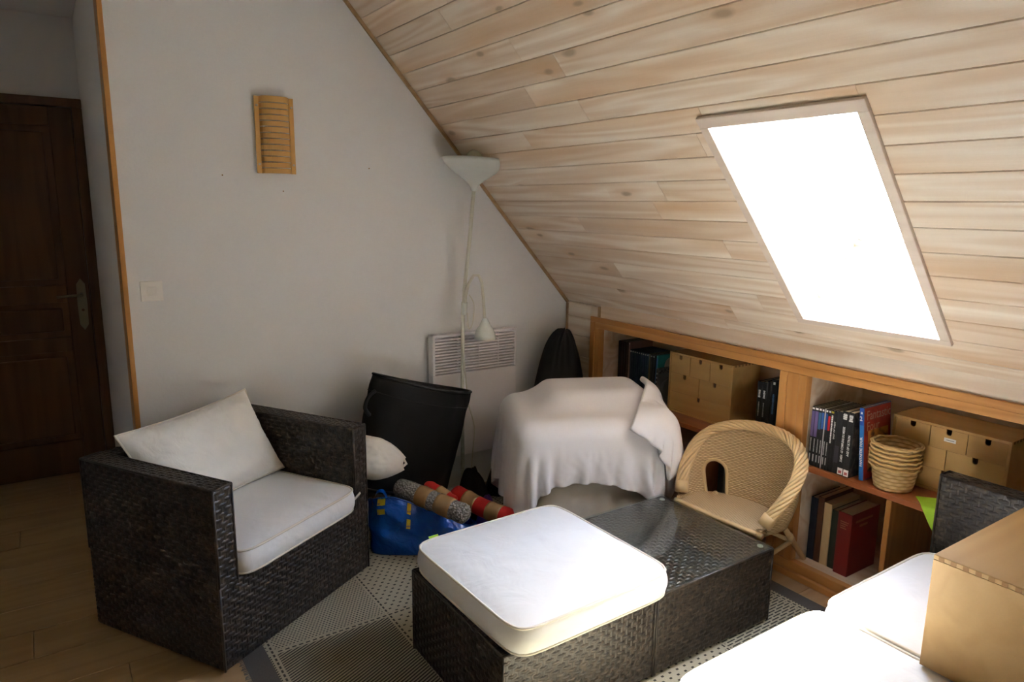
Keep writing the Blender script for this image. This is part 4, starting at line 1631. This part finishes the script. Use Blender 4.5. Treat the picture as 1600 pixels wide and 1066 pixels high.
# ------------------------------------------------------------------ cloth simulation (a small position-based solver)
def drape(P, colliders, steps=140, iters=10, thick=.004, grav=-9.8, dt=1 / 60., floor=None, fric=.6, bend=.15, walls=None):
    P = P.copy()
    prev = P.copy()
    def L(a, b):
        return np.linalg.norm(a - b, axis=-1)
    cons = []
    def addc(s1, s2, k):
        cons.append((s1, s2, L(P[s1], P[s2]), k))
    sl_ = slice
    for par in (0, 1):
        n0 = P.shape[0]
        n1 = P.shape[1]
        e = (n0 - par) // 2
        addc((sl_(par, par + 2 * e - 1, 2), sl_(None)), (sl_(par + 1, par + 2 * e, 2), sl_(None)), 1.0)
        e = (n1 - par) // 2
        addc((sl_(None), sl_(par, par + 2 * e - 1, 2)), (sl_(None), sl_(par + 1, par + 2 * e, 2)), 1.0)
        e = (n0 - par) // 2
        addc((sl_(par, par + 2 * e - 1, 2), sl_(0, n1 - 1)), (sl_(par + 1, par + 2 * e, 2), sl_(1, n1)), .5)
        addc((sl_(par, par + 2 * e - 1, 2), sl_(1, n1)), (sl_(par + 1, par + 2 * e, 2), sl_(0, n1 - 1)), .5)
    def bendc():
        for ax in (0, 1):
            n = P.shape[ax]
            for off in range(4):
                i0 = np.arange(off, n - 2, 4)
                if len(i0) == 0:
                    continue
                s1 = (i0, sl_(None)) if ax == 0 else (sl_(None), i0)
                s2 = (i0 + 2, sl_(None)) if ax == 0 else (sl_(None), i0 + 2)
                addc(s1, s2, bend)
    bendc()
    for st_ in range(steps):
        vel = (P - prev) * .985
        prev = P.copy()
        P = P + vel
        P[..., 2] += grav * dt * dt
        for it in range(iters):
            for (s1, s2, l0, k) in cons:
                a, b = P[s1], P[s2]
                d = b - a
                ln = np.maximum(np.linalg.norm(d, axis=-1), 1e-9)
                cr = (d * ((ln - l0) / ln * .5 * k)[..., None])
                P[s1] = a + cr
                P[s2] = b - cr
            hit = np.zeros(P.shape[:2], bool)
            for (c, h, r) in colliders:
                d = P - np.array(c)
                q = np.abs(d) - (np.array(h) - r)
                mq = np.maximum(q, 0)
                ln = np.linalg.norm(mq, axis=-1)
                ins = np.minimum(q.max(-1), 0)
                sd = ln + ins - r
                nrm = np.where(ln[..., None] > 1e-6, np.sign(d) * mq / np.maximum(ln, 1e-6)[..., None],
                               np.sign(d) * (q == q.max(-1, keepdims=True)))
                pen = thick - sd
                w = pen > 0
                P = P + nrm * np.where(w, pen, 0)[..., None]
                dsp = P - prev
                tan = dsp - nrm * (dsp * nrm).sum(-1, keepdims=True)
                P = P - tan * np.where(w, fric, 0)[..., None]
                hit |= w
            if floor is not None:
                w = P[..., 2] < floor
                P[..., 2] = np.where(w, floor, P[..., 2])
                hit |= w
            if walls:
                P[..., 0] = np.minimum(P[..., 0], walls[0])
                P[..., 1] = np.minimum(P[..., 1], walls[1])
    return P


def cloth_obj(name, P, mat, parent=None, solid=.003, sub=1):
    n0, n1, _ = P.shape
    mb = MB()
    mb.v = [tuple(p) for p in P.reshape(-1, 3)]
    for i in range(n0 - 1):
        for j in range(n1 - 1):
            a = i * n1 + j
            mb.f.append((a, a + n1, a + n1 + 1, a + 1))
    o = mb.build(name, mat, parent, smooth=True)
    if solid:
        s_ = o.modifiers.new('thick', 'SOLIDIFY')
        s_.thickness = solid
        s_.offset = 1
    if sub:
        ss = o.modifiers.new('smooth', 'SUBSURF')
        ss.levels = ss.render_levels = sub
    return o


def cgrid(x0, x1, y0, y1, z, nx, ny, rot=0.0, jit=.004, seed=1):
    rs_ = np.random.RandomState(seed)
    xs = np.linspace(x0, x1, nx)
    ys = np.linspace(y0, y1, ny)
    P = np.zeros((nx, ny, 3))
    P[..., 0], P[..., 1] = np.meshgrid(xs, ys, indexing='ij')
    c, s_ = math.cos(rot), math.sin(rot)
    cx, cy = (x0 + x1) / 2, (y0 + y1) / 2
    dx, dy = P[..., 0] - cx, P[..., 1] - cy
    P[..., 0], P[..., 1] = cx + c * dx - s_ * dy, cy + s_ * dx + c * dy
    P[..., 2] = z + rs_.uniform(-jit, jit, (nx, ny))
    return P


def soft_block(x0, x1, y0, y1, z0, z1, r, seed, amp=.012, n=26, p=5.0):
    """soft-cornered block with uneven fabric sides"""
    mb = MB()
    cx, cy = (x0 + x1) / 2, (y0 + y1) / 2
    hw, hd = (x1 - x0) / 2, (y1 - y0) / 2
    def f(u, v):
        a = 2 * pi * u
        c, s_ = math.cos(a), math.sin(a)
        rr = (abs(c / hw) ** p + abs(s_ / hd) ** p) ** (-1 / p)
        if v < .72:
            k, z = 1.0, z0 + (z1 - z0 - r) * v / .72
        elif v < .86:
            b = (v - .72) / .14 * pi / 2
            k = 1 - (1 - math.cos(b)) * r / min(hw, hd)
            z = z1 - r + r * math.sin(b)
        else:
            k = (1 - r / min(hw, hd)) * (1 - (v - .86) / .14)
            z = z1
        x, y_ = rr * c * k, rr * s_ * k
        w = amp * nz(x * 6 + seed, y_ * 6, z * 7) + amp * .6 * nz(a * 6 + seed, z * 3, 2.0)
        return (cx + x * (1 + w / hw), cy + y_ * (1 + w / hd), z + (amp * .5 * nz(x * 5, y_ * 5, seed) if v > .8 else 0))
    mb.grid(f, 96, n * 2, wrap=True, uv=False)
    return mb


# ------------------------------------------------------------------ covered seat under white sheets
SEAT_C, SEAT_R = Vector((2.003, 2.408, .0042)), R(-25)
cs = soft_block(-.325, .325, -.262, .262, .004, .59, .07, 3.3, .018).build('covered_seat', M['linen'], smooth=True, loc=SEAT_C, rot=(0, 0, SEAT_R))
tag(cs, 'low seat under a crumpled beige fabric cover behind the glass topped table', 'covered seat')
hem = MB().tube([(-.29 + .58 * k / 20, -.270 - .004 * math.sin(k * .9), .335 + .006 * math.sin(k * .7)) for k in range(21)], .005, 6)
hem.build('cover_seam', M['linen'], cs, smooth=True)

colls = [((0, 0, .33), (.340, .285, .272), .08), ((.07, .06, .60), (.25, .17, .080), .075), ((.12, .0, .40), (.20, .275, .19), .1)]
P = cgrid(-.62, .52, -.475, .44, .71, 80, 66, R(-5), .006, 3)
P = drape(P, colls, steps=150, iters=12, thick=.006, floor=.012, fric=.45, bend=.28)
shq = cloth_obj('white_sheet', P, M['sheet'], None, .002, 1)
shq.location, shq.rotation_euler = SEAT_C, (0, 0, SEAT_R)
tag(shq, 'large white bed sheet draped over the beige covered seat', 'sheet')
# thick folded sheet hanging over the corner
colls2 = [(c, tuple(np.array(h) + .012), r) for (c, h, r) in colls]
P = cgrid(.19, .52, -.40, .03, .72, 26, 34, R(-20), .004, 5)
P = drape(P, colls2, steps=110, iters=12, thick=.012, floor=.012, fric=.45, bend=.4)
fs_ = cloth_obj('folded_sheet', P, M['sheet'], None, .026, 2)
fs_.location, fs_.rotation_euler = SEAT_C, (0, 0, SEAT_R)
tag(fs_, 'thick folded white sheet hanging over the corner of the covered seat near the cane chair', 'sheet')


# ------------------------------------------------------------------ dark heaps in the corner
def heap(name, label, cat, cx, cy, rx, ry, h, mat, seed, px=0., py=0., z0=.004, folds=.18, pw=2.0, rot=0, nr_=26, na_=72):
    mb = MB()
    def f(u, v):
        a = 2 * pi * u
        k = 1 + .10 * nz(math.cos(a) * 1.6 + seed, math.sin(a) * 1.6, seed)
        q = 1 - v
        x, y_ = math.cos(a) * rx * k * q, math.sin(a) * ry * k * q
        z = h * (1 - q ** pw)
        fo = nz(math.cos(a) * 3 + seed, math.sin(a) * 3, q * 1.2) + .5 * nz(math.cos(a) * 7 + seed, math.sin(a) * 7, q * 3)
        z *= 1 + folds * fo * (q ** .6)
        x += px * (v ** 1.2) + .05 * rx * fo
        y_ += py * (v ** 1.2) + .05 * ry * fo
        c, s_ = math.cos(rot), math.sin(rot)
        return (cx + c * x - s_ * y_, cy + s_ * x + c * y_, z0 + max(0, z))
    mb.grid(f, na_, nr_, wrap=True, uv=False)
    b0 = len(mb.v)
    o = mb.build(name, mat, None, smooth=True)
    return tag(o, label, cat)


heap('black_bag', 'slumped black fabric bag peaking in the corner of the white wall and bookcase', 'bag', 2.257, 2.905, .20, .20, .83, M['black_fabric'], 2.7, .10, .08, folds=.10, pw=2.7)
heap('black_garment', 'crumpled black garment on the floor before the heater', 'garment', 1.632, 2.745, .115, .10, .25, M['black_fabric'], 5.1, .0, .02, folds=.3, pw=1.9)
heap('black_cloth', 'crumpled black cloth on the floor between heater and covered seat', 'cloth', 1.93, 2.965, .10, .065, .17, M['black_nylon'], 6.6, 0, 0, folds=.2, pw=2.4)
heap('purple_cloth', 'crumpled purple cloth on the floor behind the red rolls', 'cloth', 1.606, 2.578, .070, .058, .19, M['purple'], 8.4, 0, 0, folds=.2, pw=1.6)
heap('black_bundle', 'black fabric bundle on the floor under the upright black bag', 'bundle', 1.375, 2.905, .165, .085, .155, M['black_fabric'], 9.4, -.03, 0, folds=.12, pw=3.0)

# ------------------------------------------------------------------ upright black bag (collapsed soft cylinder)
lb = thing('black_laundry_bag', 'open black fabric drum bag leaning before the heater', 'bag', (1.300, 2.845, .190))
lb.rotation_euler = (R(-3), R(17), R(2))
LR, LRy, LHt = .262, .115, .50
mb = MB()
def lbf(u, v):
    a = 2 * pi * u
    c, s_ = math.cos(a), math.sin(a)
    w = .008 * nz(c * 2.2, s_ * 2.2, v * 3 + 4) + .007 * nz(c * 4, s_ * 4, v * 6)
    bot = 1 - .07 * (1 - v) ** 2
    sag = -.018 * math.sin(2 * pi * u) * v * v
    return ((LR + w) * c * bot, (LRy + w) * s_ * bot + .012 * math.sin(v * 2.2), v * LHt + .012 * c * c * v + .018 * s_ * v * 0)
mb.grid(lbf, 72, 30, wrap=True, uv=False)
o = mb.build('drum_wall', M['black_fabric'], lb, smooth=True)
s_ = o.modifiers.new('thick', 'SOLIDIFY')
s_.thickness = .004
bt = MB()
bt.add([(0, 0, .004)] + [lbf(k / 48, 0) for k in range(48)], [(0, k + 1, (k + 1) % 48 + 1) for k in range(48)])
bt.build('drum_floor', M['black_fabric'], lb)
MB().tube([Vector(lbf(k / 72, 1.0)) for k in range(72)], .006, 8, closed=True).build('rim_hem', M['black_nylon'], lb, smooth=True)
MB().tube([Vector(lbf(k / 72, .02)) * 1.005 for k in range(72)], .005, 8, closed=True).build('bottom_hem', M['black_nylon'], lb, smooth=True)
MB().tube([Vector(lbf(k / 72, .85)) * 1.004 + Vector((0, 0, 0)) for k in range(72)], .0022, 6, closed=True).build('stitch_line', M['black_nylon'], lb, smooth=True)
MB().tube(catm([(-.255, -.02, .44), (-.285, -.03, .41), (-.290, -.03, .36), (-.255, -.02, .33)]), .009, 6).build('handle', M['black_nylon'], lb, smooth=True)

# cream pillow squeezed between armchair and bag
cp = thing('cream_pillow', 'cream satin pillow squeezed between the armchair and the black drum bag', 'pillow')
pillow_mesh(.265, .20, .13, 4.4, taper=.72).build('cover', M['pillow'], cp, smooth=True)
MB().tube([(.116, -.022, 0), (.136, 0, .004), (.124, .017, 0)], .006, 6).build('corner_tuft', M['pillow'], cp, smooth=True)
Z_ = Vector((-.10, -.80, .60)).normalized()
X_ = Vector((.15, -.095, -.012))
X_ = (X_ - Z_ * X_.dot(Z_)).normalized()
Y_ = Z_.cross(X_)
mm = Matrix((X_, Y_, Z_)).transposed().to_4x4()
mm.translation = Vector((1.234, 2.650, .398)) - X_ * .1325
cp.matrix_world = mm
heap('dark_clothes', 'dark clothes heaped on the floor between armchair and blue bag', 'clothes', 1.010, 2.80, .085, .11, .325, M['black_fabric'], 12.4, 0, 0, folds=.12, pw=4.0)

# ------------------------------------------------------------------ blue woven plastic bag with rolls
bgx = thing('blue_bag', 'crumpled glossy blue plastic carrier bag lying open beside the armchair', 'bag', (1.062, 2.672, .007), R(-33))
BL, BDp, BHh = .45, .20, .235
def bagf(u, v):
    a = 2 * pi * u
    c, s_ = math.cos(a), math.sin(a)
    p = 4.5
    hw, hd = BL / 2, BDp / 2
    rr = (abs(c / hw) ** p + abs(s_ / hd) ** p) ** (-1 / p)
    x, y_ = rr * c, rr * s_
    z = v * BHh * (1.12 - .60 * max(0, (x + .10) / (BL / 2 + .10))) * (1 - .46 * max(0, (s_ + .6) / 1.6))
    w = .024 * nz(x * 7 + 3, y_ * 7, v * 2.4) + .030 * (.35 - abs(nz(x * 9 + 1, y_ * 9, v * 2.2 + x * 5)))
    bulge = .012 * math.sin(v * pi)
    lean = -.0 * v
    nrm = Vector((x / hw ** 2, y_ / hd ** 2, 0)).normalized()
    q = Vector((x, y_, z)) + nrm * (bulge + w * min(1, v * 3))
    if v > .8:
        q += Vector((0, .03 * (v - .8) / .2 * (-1 if s_ > 0 else 1) * .5, 0))
    return (q.x + BL / 2, q.y + BDp / 2, max(.0015, q.z))
mb = MB()
mb.grid(bagf, 120, 30, wrap=True, uv=False)
b0 = len(mb.v)
mb.v.append((BL / 2, BDp / 2, .0015))
for k in range(120):
    mb.f.append((b0, (k + 1) % 120, k))
o = mb.build('bag_wall', M['blue_bag'], bgx, smooth=True)
s_ = o.modifiers.new('thick', 'SOLIDIFY')
s_.thickness = .0015
MB().tube([Vector(bagf(k / 120, 1.0)) for k in range(120)], .0035, 6, closed=True).build('bag_hem', M['blue_bag'], bgx, smooth=True)
yel = colour((.62, .52, .03), .4)
def strap(u0, v0, v1, wu=.016):
    mb = MB()
    def f(a, b):
        q = Vector(bagf(u0 + (a - .5) * wu, v0 + (v1 - v0) * b))
        ctr_ = Vector((BL / 2, BDp / 2, q.z))
        return q + (q - ctr_).normalized() * .003
    mb.grid(f, 4, 12, uv=False)
    return mb, f
for u0, segs in ((.685, ((.55, 1.0),)), (.585, ((.72, 1.0),))):
    mb, f = strap(u0, segs[0][0], segs[0][1], .030)
    stp = mb.build('strap', M['blue_bag'], bgx, smooth=True)
    for b0_, b1_ in ((.08, .42), (.62, .98)):
        m3 = MB()
        m3.grid(lambda a, b: Vector(f(.16 + .68 * a, b0_ + (b1_ - b0_) * b)) + Vector((0, -.0025, .0012)), 3, 4, uv=False)
        m3.build('yellow_print', yel, stp, smooth=True)
        a0 = Vector(f(.22, b0_ + .05)) + Vector((0, -.0048, .0022))
        text_mesh('strap_lettering', 'IKEA', .0095, colour((.01, .06, .35)), stp, a0, (R(85), R(-2), 0), .9, .0002)
# loop of strap on top
lp = catm([(.02, .03, .235), (.035, .05, .268), (.06, .06, .268), (.08, .05, .235)])
m3 = MB()
for k, p in enumerate(lp):
    m3.v += [tuple(p + Vector((0, -.014, 0))), tuple(p + Vector((0, .014, .004)))]
m3.f = [(2 * k, 2 * k + 2, 2 * k + 3, 2 * k + 1) for k in range(len(lp) - 1)]
m3.build('strap_loop', M['blue_bag'], bgx, smooth=True)


def roll(name, label, p0, p1, r, mat, bands, seed, end=True):
    p0, p1 = Vector(p0), Vector(p1)
    t = thing(name, label, 'roll', p0)
    d = p1 - p0
    n_ = 26
    pts = [d * (k / n_) + Vector((0, 0, .012 * math.sin(k / n_ * 3 + seed))) for k in range(n_ + 1)]
    def rad(q):
        e = min(1, min(q, 1 - q) * 14 + .35)
        return r * (e ** .6) * (1 + .09 * nz(q * 7 + seed, seed))
    MB().tube(pts, rad, 18).build('wrapping', mat, t, smooth=True)
    for (a, b) in bands:
        i0, i1 = a, b
        pp_ = []
        m_ = 6
        for k in range(m_ + 1):
            q = a + (b - a) * k / m_
            pp_.append(d * q + Vector((0, 0, .012 * math.sin(q * 3 + seed))))
        MB().tube(pp_, lambda q_: rad(a + (b - a) * q_) + .0022 + .002 * nz(q_ * 9 + seed, 3), 18).build('tape_band', M['tape'], t, smooth=True)
    return t, d


roll('bubble_wrapped_roll', 'bubble wrapped roll bound with brown tape sticking out of the blue bag', (1.208, 2.690, .272), (1.372, 2.350, .252), .043, M['bubble'], ((.34, .50), (.60, .80)), 1.3)
t, d = roll('red_roll', 'red cloth roll with brown tape and a bare stick end lying beside the blue bag', (1.440, 2.600, .235), (1.560, 2.300, .205), .040, M['red'], ((.22, .42), (.62, .84)), 2.9)
MB().tube([d * .97, d * 1.16 + Vector((0, 0, -.004))], .005, 8).build('stick', M['paper'], t, smooth=True)
roll('red_roll', 'short red cloth roll lying lowest against the bubble wrapped roll', (1.425, 2.405, .075), (1.478, 2.300, .150), .040, M['red'], ((.52, .8),), 5.2)
roll('red_roll', 'short red cloth roll with a taped middle beside the bubble wrapped roll', (1.322, 2.640, .262), (1.396, 2.505, .235), .034, M['red'], ((.42, .72),), 7.2)

# ------------------------------------------------------------------ lime cloth over the shelf edge
colls = [((2.70, .60, .475), (.2205, 1.0, .0115), .004)]
P = cgrid(2.435, 2.60, 1.015, 1.125, .492, 24, 22, R(40), .002, 9)
P = drape(P, colls, steps=70, iters=10, thick=.0015, fric=.55, bend=.2)
lc = cloth_obj('lime_cloth', P, M['lime'], None, .0015, 1)
tag(lc, 'lime green cloth hanging over the shelf edge beside the stacked baskets', 'cloth')
